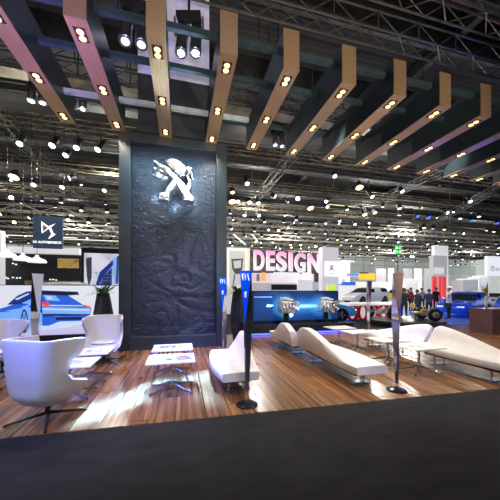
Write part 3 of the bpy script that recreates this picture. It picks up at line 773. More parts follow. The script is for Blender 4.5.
def letter_mat():
    m, t, bs, N, L = nt('pink_white_letter')
    tc = N.new('ShaderNodeTexCoord'); s = N.new('ShaderNodeSeparateXYZ'); L.new(tc.outputs['Generated'], s.inputs[0])
    rp = N.new('ShaderNodeValToRGB'); e = rp.color_ramp.elements
    e[0].color = (.92, .84, .88, 1); e[1].color = (.95, .40, .68, 1); e[0].position = .3
    L.new(s.outputs['Y'], rp.inputs['Fac']); L.new(rp.outputs['Color'], bs.inputs['Emission Color']); L.new(rp.outputs['Color'], bs.inputs['Base Color']); bs.inputs['Emission Strength'].default_value = .75
    return m
lm = letter_mat()
us = [(253.5, 264, 249.5, 269.5), (266, 274.5, 250.2, 269.8), (276.5, 286.5, 250.8, 270.4), (289, 292.5, 251.6, 270.6), (295, 305.5, 252.2, 271.4), (308, 320, 253, 271.8)]
for chx, (u0, u1, v0, v1) in zip('DESIGN', us):
    x0, x1, z0, z1 = span(u0, u1, v0, v1, DY - .3)
    t = text(chx, 'letter', 1, lm, o, ((x0 + x1) / 2 - O.x, 0, z0), ext=.1, bold=.03)
    bpy.context.view_layer.update()
    wd, hh = t.dimensions.x, t.dimensions.y
    t.scale = ((x1 - x0) / wd, (z1 - z0) / hh, 1)
# lion tower
TY = 19.0
o = thing('lion_tower', 'tall white tower with small grey lion mark right of the big letters', 'tower', (onY(330.5, 289, TY).x, TY, 0)); O = o.location
x0, x1, z0, z1 = span(322.5, 338.5, 247.5, 289, TY)
b = MB(); b.box(((x0 + x1) / 2 - O.x, .3, z1 / 2), (x1 - x0, .6, z1)); b.build('body', mat('tower_white', (.7, .68, .7), .5, emis=(.8, .76, .8), es=.5), o)  # tower body glows so it looks brightly lit
b = MB(); slab(b, 325, 338, 262, 276, TY, .03, 0, O, -.05); b.build('lit_panel', M['pureW'], o)
b = MB(); slab(b, 327, 335.5, 285, 291.5, TY, .04, 0, O, -.06); b.build('lime_panel', M['lime'], o)
art([(0, [(329, 266), (330, 265.6), (334, 270.5), (333, 271), (331, 268.8), (329.6, 271), (328.6, 271), (330.2, 268)]), (0, [(330.5, 265.4), (332, 265), (333, 266), (332.4, 267.4)]), (0, [(333.2, 266), (334, 266.6), (333.8, 268.5), (333.2, 268)]), (1, [(327.5, 273.5), (335.5, 273.5), (335.5, 274), (327.5, 274)])], 'lion_mark', o, TY, O.x, ['pgrey', 'pred'], y0=-.06, ox=0, oy=0, k=1)

# engine display: backdrop screen, plinth with blue strip, two engines on posts
EY = 9.75
o = thing('engine_backdrop', 'wide low blue screen wall behind the two engines', 'screen', (onY(295, 289, EY).x, EY, 0)); O = o.location
x0, x1, z0, z1 = span(253, 338, 291, 322, EY)
b = MB(); b.box(((x0 + x1) / 2 - O.x, .12, z1 / 2), (x1 - x0 + .06, .2, z1 + .02)); b.build('casing', M['blackmat'], o)
b = MB(); slab(b, 253.5, 337.5, 292, 321.5, EY, .02, 0, O, -.01); pp = b.build('screen', M['engscreen'], o)
gl = []
for (u0, u1, hh) in ((262, 336, .8), (290, 318, 2.2)): pass
M['ledglow'] = glow('light_streak', (.45, .8, 1), 1.0); M['ledglow2'] = glow('light_haze', (.05, .28, .75), .8)
art([
     (0, [(267, 304), (274, 305), (271, 307), (266, 307)]), (0, [(289, 314), (294, 311), (293, 316), (290, 318)]), (2, [(254, 296.5), (272, 296.5), (272, 297.5), (254, 297.5)])], 'light_streaks', pp, EY, O.x, ['ledglow', 'ledglow2', 'ledB3'], y0=-.016, ox=0, oy=0, k=1)
o = thing('display_plinth', 'black plinth with blue light strip carrying the two engines', 'plinth', (onY(300, 289, 9.35).x, 9.35, 0)); O = o.location
x0 = span(250, 350, 320, 330, 9.2)[0]; x1 = span(250, 350, 320, 330, 9.2)[1]
b = MB(); b.box(((x0 + x1) / 2 - O.x, -.02, .17), (x1 - x0, .70, .30)); b.build('body', M['blackgloss'], o, bevel=.01)
b = MB(); b.box(((x0 + x1) / 2 - O.x, -.39, .035), (x1 - x0 + .05, .04, .035)); b.build('light_strip', M['led'], o)
def engine(u, label, flip):
    p = onY(u, 309, 9.25)
    root = thing('display_engine', label, 'engine', (p.x, 9.25, .32), R(180) if flip else 0, 'car engines on black posts')
    b = MB(); b.box((0, 0, .01), (.3, .3, .02)); b.box((0, 0, .22), (.14, .12, .44)); b.build('stand', M['blackmat'], root)
    r = random.Random(int(u))
    b = MB(); b.box((0, 0, .62), (.52, .4, .42), 0); b.box((0, 0, .86), (.46, .34, .12), 0); b.box((-.05, 0, .94), (.3, .26, .06), 0)
    b.build('engine_block', M['alu'], root, bevel=.03)
    b = MB(); 
    for k in range(4): b.tube((-.18 + .12 * k, -.18, .8), (-.18 + .12 * k, -.30, .62), .028, 8); b.tube((-.18 + .12 * k, -.30, .62), (-.18 + .12 * k, -.24, .48), .028, 8)
    b.build('manifold', M['alu'], root)
    b = MB()
    for (x, z, rr) in ((-.18, .55, .09), (.02, .5, .07), (.16, .68, .1)): b.tube((x, -.2, z), (x, -.26, z), rr, 16)
    b.build('pulley', M['chromes'], root)
    b = MB(); b.box((.36, -.05, .74), (.24, .2, .18)); b.tube((.3, -.1, .6), (.42, -.16, .5), .06, 10); b.build('gearbox', M['alu'], root, bevel=.03)
    b = MB(); b.tube((-.22, -.28, .9), (.1, -.32, .84), .02, 8); b.tube((.1, -.32, .84), (.3, -.2, .9), .02, 8); b.build('hose', M['blackmat'], root)
    b = MB(); b.tube((.12, -.24, .42), (.2, -.26, .42), .035, 8); b.build('oil_filter', M['red' if flip else 'pgold'], root)
    return root
engine(286, 'silver car engine on black post, left of the pair before the blue screen', False)
engine(326, 'silver car engine on black post, right of the pair before the blue screen', False)

# ================================================================ CARS
def car(name, label, L, W, H, paint, x, y, rz, estate=True, group=None, z=0):
    root = thing(name, label, 'car', (x, y, z), rz, group)
    st = [(-.50, .34, .58, .60, .60), (-.485, .24, .62, .68, .82), (-.42, .2, .66, .93, .92), (-.36, .19, .67, 1.0 if estate else .80, .96), (-.22, .18, .67, 1.0, .99), (0, .17, .66, .99, 1), (.10, .17, .645, .94, 1), (.20, .17, .63, .72, 1), (.26, .18, .62, .635, .99), (.36, .19, .57, .58, .96), (.45, .2, .50, .51, .88), (.495, .24, .42, .43, .70), (.505, .30, .36, .37, .5)]
    rings = []
    for (xx, zl, zb, zt, wf) in st:
        w = W / 2 * wf; cab = max(0, zt - zb)
        wt = w * (.97 - .9 * cab * .6)
        half = [(w * .86, zl * H * .75), (w * .99, zl * H + .06), (w, (zl * .4 + zb * .6) * H), (w * .96, zb * H), (wt, (zb + cab * .86) * H), (wt * .8, zt * H), (0, (zt + .01) * H)]
        rings.append([(xx * L, -a, c) for a, c in half] + [(xx * L, a, c) for a, c in half[-2::-1]])
    b = MB(); n = len(rings[0])
    vs = [p for r in rings for p in r]; 
    b.add(vs, [], 0)
    for j in range(len(rings) - 1):
        cabin = st[j][3] - st[j][2] > .1 and st[j + 1][3] - st[j + 1][2] > .1
        trans = (not cabin) and ((st[j][3] - st[j][2] > .05) or (st[j + 1][3] - st[j + 1][2] > .05))
        for i in range(n):
            k = i % n; i2 = (i + 1) % n
            gl = 0
            if i in (3, n - 5) and cabin and j not in (4,): gl = 1
            if trans and i in (3, 4, 5, 6, n - 5, n - 6, n - 7): gl = 1 if i in (4, 5, 6, n - 6, n - 7) else 0
            if i == n - 1: pass
            b.f.append([j * n + i, j * n + i2, (j + 1) * n + i2, (j + 1) * n + i]); b.mi.append(gl); b.sm.append(True)
    b.f.append(list(range(n))); b.mi.append(0); b.sm.append(False)
    b.f.append([(len(rings) - 1) * n + i for i in range(n)]); b.mi.append(0); b.sm.append(False)
    o = b.build('body', [M[paint], M['glass']], root, weld=True)
    o.modifiers.new('ss', 'SUBSURF').levels = 1; o.modifiers['ss'].render_levels = 2
    for sx in (-.31, .32):
        for sy in (-1, 1):
            b = MB(); mt = Matrix.Translation((sx * L, sy * (W / 2 - .12), .33)) @ Matrix.Rotation(R(90), 4, 'X')
            b.lathe([(.20, -.11), (.31, -.11), (.335, -.07), (.335, .07), (.31, .11), (.20, .11)], 24, mtx=mt); wo = b.build('wheel', M['rubber'], root)
            b = MB(); mt2 = Matrix.Translation((sx * L, sy * (W / 2 - .01), .33)) @ Matrix.Rotation(R(90), 4, 'X')
            b.lathe([(.05, -.02), (.05, .02)], 10, mtx=mt2)
            for q in range(5):
                a = R(72 * q); 
                b.add([(0, 0, 0)] * 0, []); p0 = mt2 @ Vector((0, 0, 0)); p1 = mt2 @ Vector((.21 * math.cos(a), .21 * math.sin(a), 0)); b.tube(p0, p1, .028, 6)
            b.build('rim', M['rim'], wo)
    b = MB()
    for sy in (-1, 1): b = MB(); b.box((-.487 * L, sy * W * .33, .60 * H), (.08, W * .2, .08)); b.build('tail_light', M['redlight'], root, bevel=.01)
    b = MB()
    for sy in (-1, 1): b = MB(); b.box((.485 * L, sy * W * .27, .41 * H), (.1, W * .18, .06)); b.build('headlight', M['pureW'], root, bevel=.01)
    b = MB()
    for sy in (-1, 1): b = MB(); b.box((.17 * L, sy * (W / 2 + .06), .70 * H), (.12, .16, .1)); b.build('mirror', M[paint], root, bevel=.02)
    return root
P = atD(464, 317, 16.4)
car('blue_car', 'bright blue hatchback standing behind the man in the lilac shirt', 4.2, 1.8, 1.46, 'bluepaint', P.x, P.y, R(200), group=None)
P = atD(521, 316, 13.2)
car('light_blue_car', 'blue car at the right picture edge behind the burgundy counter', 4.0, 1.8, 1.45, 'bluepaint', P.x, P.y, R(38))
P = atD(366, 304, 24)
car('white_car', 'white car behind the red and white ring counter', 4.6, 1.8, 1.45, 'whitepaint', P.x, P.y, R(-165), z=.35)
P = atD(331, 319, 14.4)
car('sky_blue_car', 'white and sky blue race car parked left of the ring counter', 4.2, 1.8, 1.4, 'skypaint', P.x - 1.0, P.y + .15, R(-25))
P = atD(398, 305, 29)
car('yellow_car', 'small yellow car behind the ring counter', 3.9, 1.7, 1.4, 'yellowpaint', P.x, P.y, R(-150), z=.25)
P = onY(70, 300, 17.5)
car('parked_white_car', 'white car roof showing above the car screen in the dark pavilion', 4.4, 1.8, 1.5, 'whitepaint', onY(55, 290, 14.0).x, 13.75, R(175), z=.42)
o = thing('car_plinth', 'low dark plinth under the white car in the pavilion', 'plinth', (onY(55, 290, 14.0).x, 13.75, 0)); b = MB(); b.box((0, 0, .2), (4.8, 2.0, .4)); b.build('deck', M['boothD'], o, bevel=.01); b = MB(); b.box((0, -1.0, .03), (4.8, .02, .04)); b.build('skirting', M['black'], o)

# blue carpeted stand floor and hall-floor zones
b = MB(); b.prism([(11.6, 9.4), (22, 8.2), (34, 19), (12.0, 19.5)], -.01, .012, axis='Z'); tag(b.build('floor_blue_stand', M['bluecarpet']), 'blue carpet of the neighbouring car stand', 'floor', kind='structure')
b = MB(); b.prism([(6.2, 11.3), (8.1, 11.1), (9.6, 18), (4.8, 18)], -.01, .011, axis='Z'); tag(b.build('floor_blue_strip', M['bluecarpet']), 'blue carpet strip under the sky blue car', 'floor', kind='structure')
b = MB(); b.prism([(4, 18), (60, 18), (60, 80), (4, 80)], -.01, .006, axis='Z'); tag(b.build('floor_far', mat('far_floor', (.35, .35, .37), .5, 0, .1)), 'pale far hall floor', 'floor', kind='structure')

# red/white ring counter
RY = 12.3
o = thing('ring_counter', 'red counter with white oval cut-outs and white top', 'counter', (onY(372, 289, RY).x, RY, 0)); O = o.location
x0, x1, _, z1 = span(347, 398, 304, 318, RY)
hz = .74
b = MB(); b.box(((x0 + x1) / 2 - O.x, .3, hz + .06), (x1 - x0, 1.0, .12)); b.build('counter_top', M['boothW'], o, bevel=.02)
b = MB(); b.box(((x0 + x1) / 2 - O.x, .4, hz / 2), (x1 - x0 - .1, .7, hz)); b.build('inner_core', M['boothW'], o)
n_r = 5; wdt = (x1 - x0) / n_r
for i in range(n_r):
    cx = x0 - O.x + wdt * (i + .5); b = MB(); N_ = 28; inner = []; outer = []
    for k in range(N_):
        a = 2 * math.pi * k / N_; inner.append((cx + wdt * .30 * math.cos(a), hz / 2 + hz * .44 * math.sin(a)))
        ca, sa = math.cos(a), math.sin(a); q = 1 / max(abs(ca) / (wdt * .5), abs(sa) / (hz * .5)); outer.append((cx + q * ca, hz / 2 + q * sa))
    vs = [(x, -.05, z) for x, z in outer] + [(x, -.05, z) for x, z in inner] + [(x, .06, z) for x, z in inner]
    b.add(vs, [(k, (k + 1) % N_, N_ + (k + 1) % N_, N_ + k) for k in range(N_)] + [(N_ + k, N_ + (k + 1) % N_, 2 * N_ + (k + 1) % N_, 2 * N_ + k) for k in range(N_)])
    b.build('ring_panel', M['red'], o)

# long dark podium and rolling chassis exhibits
o = thing('oval_podium', 'low round black podium beyond the right benches carrying bare chassis', 'podium', (9.85, 10.15, 0), 0)
pts = [(1.65 * math.cos(R(10 * k)), 1.5 * math.sin(R(10 * k))) for k in range(36)]
b = MB(); b.prism(pts, .12, .24, axis='Z'); b.build('deck', mat('podium_black', (.03, .035, .04), .3), o, bevel=.01)
b = MB(); b.prism([(x * .93, y * .86) for x, y in pts], 0, .12, axis='Z'); b.build('recessed_base', M['blackmat'], o)
def chassis(x, y, rz, label, col):
    root = thing('rolling_chassis', label, 'chassis exhibit', (x, y, .24), rz, None); root.scale = (.8, .8, .8)
    def wheel(px, py):
        b = MB(); mt = Matrix.Translation((px, py, .33)) @ Matrix.Rotation(R(90), 4, 'X')
        b.lathe([(.19, -.1), (.31, -.1), (.335, -.06), (.335, .06), (.31, .1), (.19, .1)], 24, mtx=mt); wo = b.build('wheel', M['rubber'], root)
        b = MB(); b.lathe([(.03, -.105), (.17, -.112), (.19, -.10), (.19, .10), (.17, .112), (.03, .105)], 16, mtx=mt); b.build('rim', M['rim'], wo)
    wheel(0, -.7); wheel(0, .7)
    b = MB(); b.tube((0, -.62, .33), (0, .62, .33), .03, 8); b.box((0, 0, .36), (.3, .35, .22), 0); b.tube((0, -.5, .3), (.5, -.3, .28), .025, 8); b.tube((0, .5, .3), (.5, .3, .28), .025, 8); b.build('axle', M['alu'], root)
    b = MB(); b.box((.55, 0, .36), (.6, .5, .14)); b.box((.2, 0, .5), (.3, .3, .12)); b.build('drive_unit', M[col], root, bevel=.02)
    b = MB()
    for q in (.35, .75):
        for s_ in (-.2, .2): b.tube((q, s_, 0), (q, s_, .3), .015, 6)
    b.build('support_leg', M['black'], root)
    for sg in (-1, 1): b = MB(); b.tube((0, sg * .5, .33), (.05, sg * .48, .72), .04, 10); b.build('strut', M['yellowpaint'], root)
    return root
P = atD(381, 318, 12.7); chassis(P.x, P.y, R(15), 'bare front axle chassis with yellow struts beside the rose-faced obelisk', 'alu')
P = atD(432, 320, 11.9); chassis(P.x - .1, P.y + .1, R(158), 'bare copper-toned rear chassis on the rounded podium end', 'pgold')

# ================================================================ PEOPLE
def person(label, u, v, D, hgt, face, top, bot, hair, pose=0, bag=None):
    p = atD(u, v, D); s = hgt / 1.75
    root = thing('person', label, 'person', (p.x, p.y, 0), face)
    J = {'pel': (0, 0, .95), 'sp': (0, .0, 1.15), 'ch': (0, .01, 1.35), 'nk': (0, .02, 1.47), 'hd0': (0, -.005, 1.56), 'hd': (0, -.01, 1.66)}
    V = []; E = []; RR = []
    def v_(c, r): V.append(Vector(c)); RR.append(r); return len(V) - 1
    def e_(a, b_): E.append((a, b_))
    pe = v_((0, 0, .95), (.155, .115)); sp = v_((0, 0, 1.13), (.135, .10)); chh = v_((0, .0, 1.33), (.165, .115)); nk = v_((0, .0, 1.47), (.055, .055)); hb = v_((0, -.01, 1.54), (.06, .065)); hd = v_((0, -.02, 1.64), (.078, .098)); ht = v_((0, -.01, 1.73), (.055, .065))
    for a, c in ((pe, sp), (sp, chh), (chh, nk), (nk, hb), (hb, hd), (hd, ht)): e_(a, c)
    for sg in (-1, 1):
        h = v_((sg * .10, 0, .88), (.095, .10)); k = v_((sg * .115, -.015 - (.04 if pose == 1 and sg > 0 else 0), .48), (.058, .062)); an = v_((sg * .125, .02, .09), (.042, .045)); to = v_((sg * .14, -.15, .04), (.042, .035))
        e_(pe, h); e_(h, k); e_(k, an); e_(an, to)
        sh = v_((sg * .185, 0, 1.41), (.062, .06)); e_(chh, sh)
        if pose == 2: el = v_((sg * .26, -.02, 1.14), (.045, .045)); wr = v_((sg * .12, -.24, 1.12), (.03, .03))
        elif pose == 1 and sg < 0: el = v_((sg * .28, .02, 1.14), (.045, .045)); wr = v_((sg * .18, -.2, 1.0), (.03, .03))
        else: el = v_((sg * .25, .03, 1.13), (.045, .045)); wr = v_((sg * .27, -.04, .88), (.03, .03))
        e_(sh, el); e_(el, wr)
        dr = (V[wr] - V[el]).normalized(); sd = dr.cross(Vector((sg * 1.0, 0, 0))).normalized() if abs(dr.x) < .9 else Vector((0, 0, 1))
        pm = v_(V[wr] + dr * .07, (.026, .036)); e_(wr, pm)
        for f in range(4):
            base = V[pm] + sd * (.024 * (f - 1.5)) ; f1 = v_(base + dr * .045, (.009, .009)); f2 = v_(base + dr * (.075 + .008 * (f in (1, 2))) + Vector((-sg * .012, 0, 0)), (.008, .008)); e_(pm, f1); e_(f1, f2)
        th = v_(V[wr] + dr * .04 - sd * .05, (.010, .010)); e_(wr, th)
    me = bpy.data.meshes.new('b'); me.from_pydata([tuple(q * s) for q in V], E, []); ob = bpy.data.objects.new('b', me); COL.objects.link(ob)
    sk = ob.modifiers.new('s', 'SKIN'); 
    for i, r in enumerate(RR): me.skin_vertices[0].data[i].radius = (r[0] * s, r[1] * s)
    me.skin_vertices[0].data[0].use_root = True
    ob.modifiers.new('u', 'SUBSURF').levels = 1
    dg = bpy.context.evaluated_depsgraph_get(); nm = bpy.data.meshes.new_from_object(ob.evaluated_get(dg)); bpy.data.objects.remove(ob)
    nm.materials.clear()
    for q in (top, bot, 'skin', 'blackmat'): nm.materials.append(M[q])
    for pl in nm.polygons:
        c = pl.center / s; pl.use_smooth = True
        hand = any((c - V[i]).length < .09 for i in range(len(V)) if RR[i][0] in (.009, .008, .010, .026))
        pl.material_index = 3 if c.z < .08 else (2 if (c.z > 1.475 or hand) else (0 if c.z > .93 else 1))
    o = bpy.data.objects.new('body', nm); COL.objects.link(o); o.parent = root
    # face + hair
    b = MB(); b.lathe([(.012, -.012), (.016, 0), (.004, .03)], 8, c=(0, -.125, 1.625)); 
    for sg in (-1, 1): b.lathe([(.004, -.02), (.014, 0), (.004, .022)], 8, c=(sg * .082, -.01, 1.635))
    b.v = [q * s for q in b.v]; b.build('nose_and_ears', M['skin'], root)
    b = MB()
    for sg in (-1, 1): b.lathe([(.003, -.008), (.011, 0), (.003, .008)], 8, c=(sg * .032, -.108, 1.655))
    b.box((0, -.105, 1.585), (.045, .012, .008), 0); b.v = [q * s for q in b.v]; b.build('eyes_and_mouth', M['blackmat'], root)
    rings = []
    for j in range(7):
        q = j / 6 * 1.35; rr = math.cos(q) ; z = 1.655 + .108 * math.sin(q)
        rings.append([(.094 * rr * math.cos(t * .5236), .02 + .108 * rr * math.sin(t * .5236) - .01 * 0, z - (.07 if (math.sin(t * .5236) > .2 and j == 0) else 0)) for t in range(12)])
    b = MB(); b.loft(rings); b.v = [q * s for q in b.v]; b.build('hair', M[hair], root)
    # jacket hem
    if top in ('suit', 'lilac', 'navy'):
        b = MB(); b.loft([[(1.0 * w_ * math.cos(t * .3927), d_ * math.sin(t * .3927), z) for t in range(16)] for w_, d_, z in ((.185, .135, .80 if top == 'suit' else .9), (.175, .13, .95), (.155, .115, 1.1), (.19, .13, 1.3))], 0, False, True); b.v = [q * s for q in b.v]; b.build('jacket', M[top], root)
    if bag:
        b = MB(); b.box((.30, .05, .78), (.1, .32, .26)); b.tube((.30, -.08, .9), (.16, 0, 1.42), .012, 6); b.tube((.30, .16, .9), (.16, .03, 1.42), .012, 6); b.v = [q * s for q in b.v]; b.build('shoulder_bag', M[bag], root, bevel=.02)
    return root
person('man in black suit seen from behind, right of the rose-faced obelisk', 404, 322, 13.9, 1.66, R(150), 'suit', 'suit', 'hairdark', 0)
person('man in lilac shirt and dark trousers looking at the blue car', 449, 322, 14.2, 1.68, R(200), 'lilac', 'suit', 'hairgrey', 2, 'suit')
person('person in dark clothes with tan shoulder bag next to the man in black suit', 417, 320, 14.4, 1.58, R(170), 'suit', 'navy', 'hairdark', 1, 'pgold')
person('person in navy coat standing apart left of the white column', 429, 318, 15.2, 1.6, R(140), 'navy', 'suit', 'hairdark', 2)
person('visitor in red top among the crowd behind the suited man', 411, 311, 19, 1.70, R(10), 'redcloth', 'navy', 'hairgrey', 0)
person('visitor in lilac top farther off between the crowd and the column', 422, 311, 20, 1.68, R(-20), 'lilac', 'navy', 'hairdark', 0)
person('visitor in black standing farther off before the white column', 436, 311, 19.5, 1.72, R(160), 'suit', 'navy', 'hairdark', 0)

# ================================================================ RIGHT BACKGROUND
CY = 24.0
o = thing('red_banner_column', 'square white column with grey upper box and red banners', 'column', (onY(439, 289, CY).x, CY, 0)); O = o.location
x0, x1, _, zt = span(431, 447, 256, 280, CY)
b = MB(); xa, xb, _, _ = span(434, 449, 246, 280, CY + .3); zs = onY(440, 245.5, CY + .3).z; b.box(((xa + xb) / 2 - O.x, .5, zs / 2), (xb - xa - .2, .4, zs)); b.build('shaft', M['boothW'], o)
z0b = onY(439, 276, CY).z
b = MB(); b.box(((x0 + x1) / 2 - O.x, .1, (zt + z0b) / 2), (x1 - x0 - .3, .5, zt - z0b)); b.build('upper_box', M['boothG'], o)
b = MB(); slab(b, 434.5, 444, 268, 273.5, CY - .32, .02, 0, O); b.build('lit_patch', M['boothW'], o)
b = MB(); b.box(((x0 + x1) / 2 - O.x, .25, z0b / 2), ((x1 - x0) * .95, .5, z0b)); b.build('lower_box', M['boothG'], o)
for u0, u1 in ((432.5, 436.5), (439, 441.5), (442.5, 446)):
    b = MB(); slab(b, u0, u1, 276.5, 302, CY - .1, .05, 0, O, -.02); b.build('red_banner', mat('banner_red', (.8, .03, .05), .5, 0, .25, 1.5, emis=(.9, .04, .06), es=.6), o)
# signs
def hang(o, xs, z, ztop=9.0, dy=.04):
    b = MB()
    for x in xs: b.tube((x, dy, z), (x, dy, ztop), .012, 5)
    b.build('suspension_cable', M['black'], o)
o = thing('hanging_sign', 'white hanging sign with ring logo at the right picture edge', 'sign', (onY(496, 265, 19).x, 19, 0)); O = o.location
b = MB(); slab(b, 487, 512, 257, 275.5, 19, .2, 0, O); b.build('board', glow('sign_white', (.86, .87, .95), .85), o)
p = onY(492.5, 268.5, 19)
b = MB()
for k in range(20):
    if k in (3,): continue
    a0, a1 = R(k * 18), R(k * 18 + 18); cx = p.x - O.x
    b.tube((cx + .24 * math.cos(a0), -.015, p.z + .24 * math.sin(a0)), (cx + .24 * math.cos(a1), -.015, p.z + .24 * math.sin(a1)), .022, 6)
b.tube((cx - .02, -.015, p.z + .18), (cx + .03, -.015, p.z - .02), .03, 6); b.tube((cx + .03, -.015, p.z - .02), (cx - .1, -.015, p.z - .14), .02, 6)
b.build('ring_logo', M['pgrey'], o)
q = onY(495.8, 270.5, 19); text('Le', 'sign_lettering', .46, M['pgrey'], o, (q.x - O.x, -.02, q.z), align='LEFT')
hang(o, (-.5, .6), onY(495, 257, 19).z)
o = thing('yellow_sign', 'yellow hanging sign with small dark lettering above the white car', 'sign', (onY(367, 276, 30).x, 30, 0)); O = o.location
b = MB(); slab(b, 359.5, 375.3, 273.2, 279.5, 30, .15, 0, O); b.build('board', M['yellowsign'], o)
b = MB()
for k in range(6): slab(b, 359.8 + k * 1.5, 360.9 + k * 1.5, 272.2, 273.6, 29.98, .05, 0, O)
b.build('lettering', M['boothD'], o); hang(o, (-.5, .5), onY(367, 273, 30).z)
o = thing('blue_letter_sign', 'thin hanging sign of red and blue glowing letters left of the yellow sign', 'sign', (onY(352, 275, 30).x, 30, 0)); O = o.location
b = MB(); slab(b, 347, 348.6, 273.5, 276, 30, .05, 1, O)
for k in range(7): slab(b, 348.9 + k * 1.4, 349.95 + k * 1.4, 273.6 + .4 * (k % 3 == 1), 275.8, 30, .05, 0, O)
b.build('lettering', [glow('neon_blue', (.03, .2, 1), 1.2), glow('neon_red', (1, .1, .2), 1)], o)
b = MB(); slab(b, 346.5, 359, 276.2, 276.6, 30.1, .04, 0, O); b.build('rail', M['boothW'], o); hang(o, (-.5, .5), onY(352, 276, 30).z)
o = thing('blue_panel_sign', 'small dark blue fascia sign above the white car roofs', 'sign', (onY(349, 283, 28).x, 28, 0)); O = o.location
b = MB(); slab(b, 343, 355.6, 282, 285.2, 28, .3, 0, O); slab(b, 336, 343, 284, 285, 28, .3, 0, O); b.build('board', M['bluesign'], o)
b = MB(); slab(b, 336, 356, 285.3, 300, 28.1, .3, 0, O); b.build('lower_wall', M['boothW'], o)
o = thing('exit_sign', 'green illuminated exit sign on a thin pole above the rose obelisk', 'exit sign', (onY(398.5, 250, 22).x, 22, 0)); O = o.location
b = MB(); slab(b, 396, 401, 246, 253.7, 22, .1, 0, O); b.build('panel', M['greencell'], o)
b = MB(); slab(b, 396, 401, 249.6, 250, 22, .12, 0, O, -.02); slab(b, 398.3, 398.6, 246, 253.7, 22, .12, 0, O, -.02)
slab(b, 396.6, 397.6, 247, 249, 22, .12, 1, O, -.02); slab(b, 399.2, 400.6, 247.8, 248.4, 22, .12, 1, O, -.02); slab(b, 396.5, 397.9, 251.4, 252, 22, .12, 1, O, -.02); slab(b, 399.5, 400.3, 250.8, 253, 22, .12, 1, O, -.02)
b.build('pictogram', [M['green'], M['pureW']], o)
b = MB(); p = onY(398.2, 254, 22); b.tube((p.x - O.x, .06, 0), (p.x - O.x, .06, p.z), .045, 8); b.build('pole', M['black'], o)
# white booths in the far right
booths = [(340, 350, 262, 300, 36, 'boothW', 'white plain booth wall far behind the lion tower'),
          (356, 392, 283, 304, 34, 'boothW', 'wide white booth wall behind the white car'),
          (463, 478, 280, 300, 22, 'boothG', 'grey booth kiosk with lit canopy behind the blue car'),
          (479, 489, 277, 302, 23, 'boothW', 'white booth wall behind the vase'),
          (404, 418, 280, 300, 32, 'boothW', 'bright white booth wall behind the suited man'),
          (452, 462, 287, 300, 30, 'boothW', 'small white booth between the column and the kiosk')]
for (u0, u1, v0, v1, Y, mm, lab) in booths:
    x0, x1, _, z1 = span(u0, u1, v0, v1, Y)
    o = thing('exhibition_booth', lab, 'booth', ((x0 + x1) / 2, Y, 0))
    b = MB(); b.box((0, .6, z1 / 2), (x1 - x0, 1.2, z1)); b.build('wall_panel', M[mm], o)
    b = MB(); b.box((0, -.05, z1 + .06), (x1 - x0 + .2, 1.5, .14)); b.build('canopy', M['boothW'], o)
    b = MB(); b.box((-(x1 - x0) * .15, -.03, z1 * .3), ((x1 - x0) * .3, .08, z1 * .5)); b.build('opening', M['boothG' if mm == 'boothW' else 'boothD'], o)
# translucent tall drapes on the far wall
for i, (u0, u1) in enumerate([(376, 386), (388, 394), (403, 412), (414, 422), (424, 430)]):
    x0, x1, _, _ = span(u0, u1, 262, 290, 50)
    o = thing('wall_drape', 'tall grey-white striped drape on the far wall, %s from the left' % ORD[i], 'drape', ((x0 + x1) / 2, 50, 0)); b = MB(); n = 12
    rr = [[((x1 - x0) * (k / n - .5), .12 * (k % 2), z) for k in range(n + 1)] for z in (0, onY(u0, 268, 50).z)]
    b.loft(rr, 0, False, False, closed=False); b.build('fabric', M['paleW'] if i % 2 else M['boothG'], o)
    b = MB(); b.tube((-(x1 - x0) / 2, .06, onY(u0, 268, 50).z), ((x1 - x0) / 2, .06, onY(u0, 268, 50).z), .05, 6); b.build('rail', M['black'], o)

# ================================================================ TRUSSES
def truss_mesh(L, s_=.45, bay=.9, r=.028):
    b = MB(); h = s_ / 2; n = int(L / bay)
    for (y, z) in ((-h, -h), (h, -h), (-h, h), (h, h)): b.tube((-L / 2, y, z), (L / 2, y, z), r, 5, smooth=False)
    for i in range(n):
        x0 = -L / 2 + i * bay; x1 = x0 + bay; sw = 1 if i % 2 else -1
        b.tube((x0, -h, -h * sw), (x1, -h, h * sw), r * .6, 3, smooth=False, caps=False); b.tube((x0, h, -h * sw), (x1, h, h * sw), r * .6, 3, smooth=False, caps=False)
        b.tube((x0, -h * sw, -h), (x1, h * sw, -h), r * .6, 3, smooth=False, caps=False)
        if L > 50 and i % 9 == 4: b.tube((x0, 0, h), (x0, 0, 3.2), .02, 4, smooth=False)
        if i % 2 == 0: b.tube((x0, -h, -h), (x0, -h, h), r * .6, 3, smooth=False, caps=False)
    return b
rows = [(11.8, 9.3, 'truss'), (13.9, 9.0, 'trussgold'), (16.0, 9.3, 'truss'), (18.2, 8.9, 'trussgold'), (20.6, 9.2, 'truss'), (23.2, 8.9, 'trussgold'), (26.0, 9.2, 'truss'), (29.0, 9.0, 'trussgold'), (32.5, 9.2, 'truss'), (36.5, 9.0, 'trussgold'), (41, 9.2, 'truss'), (46, 9.2, 'trussgold'), (52, 9.2, 'truss'), (59, 9.2, 'trussgold')]
tmesh = None
M['trusspale'] = mat('truss_pale', (.42, .40, .35), .5, .3, .3, 1.5, emis=(.5, .47, .4), es=.10)  # far rows painted paler with a slight glow, as if lit
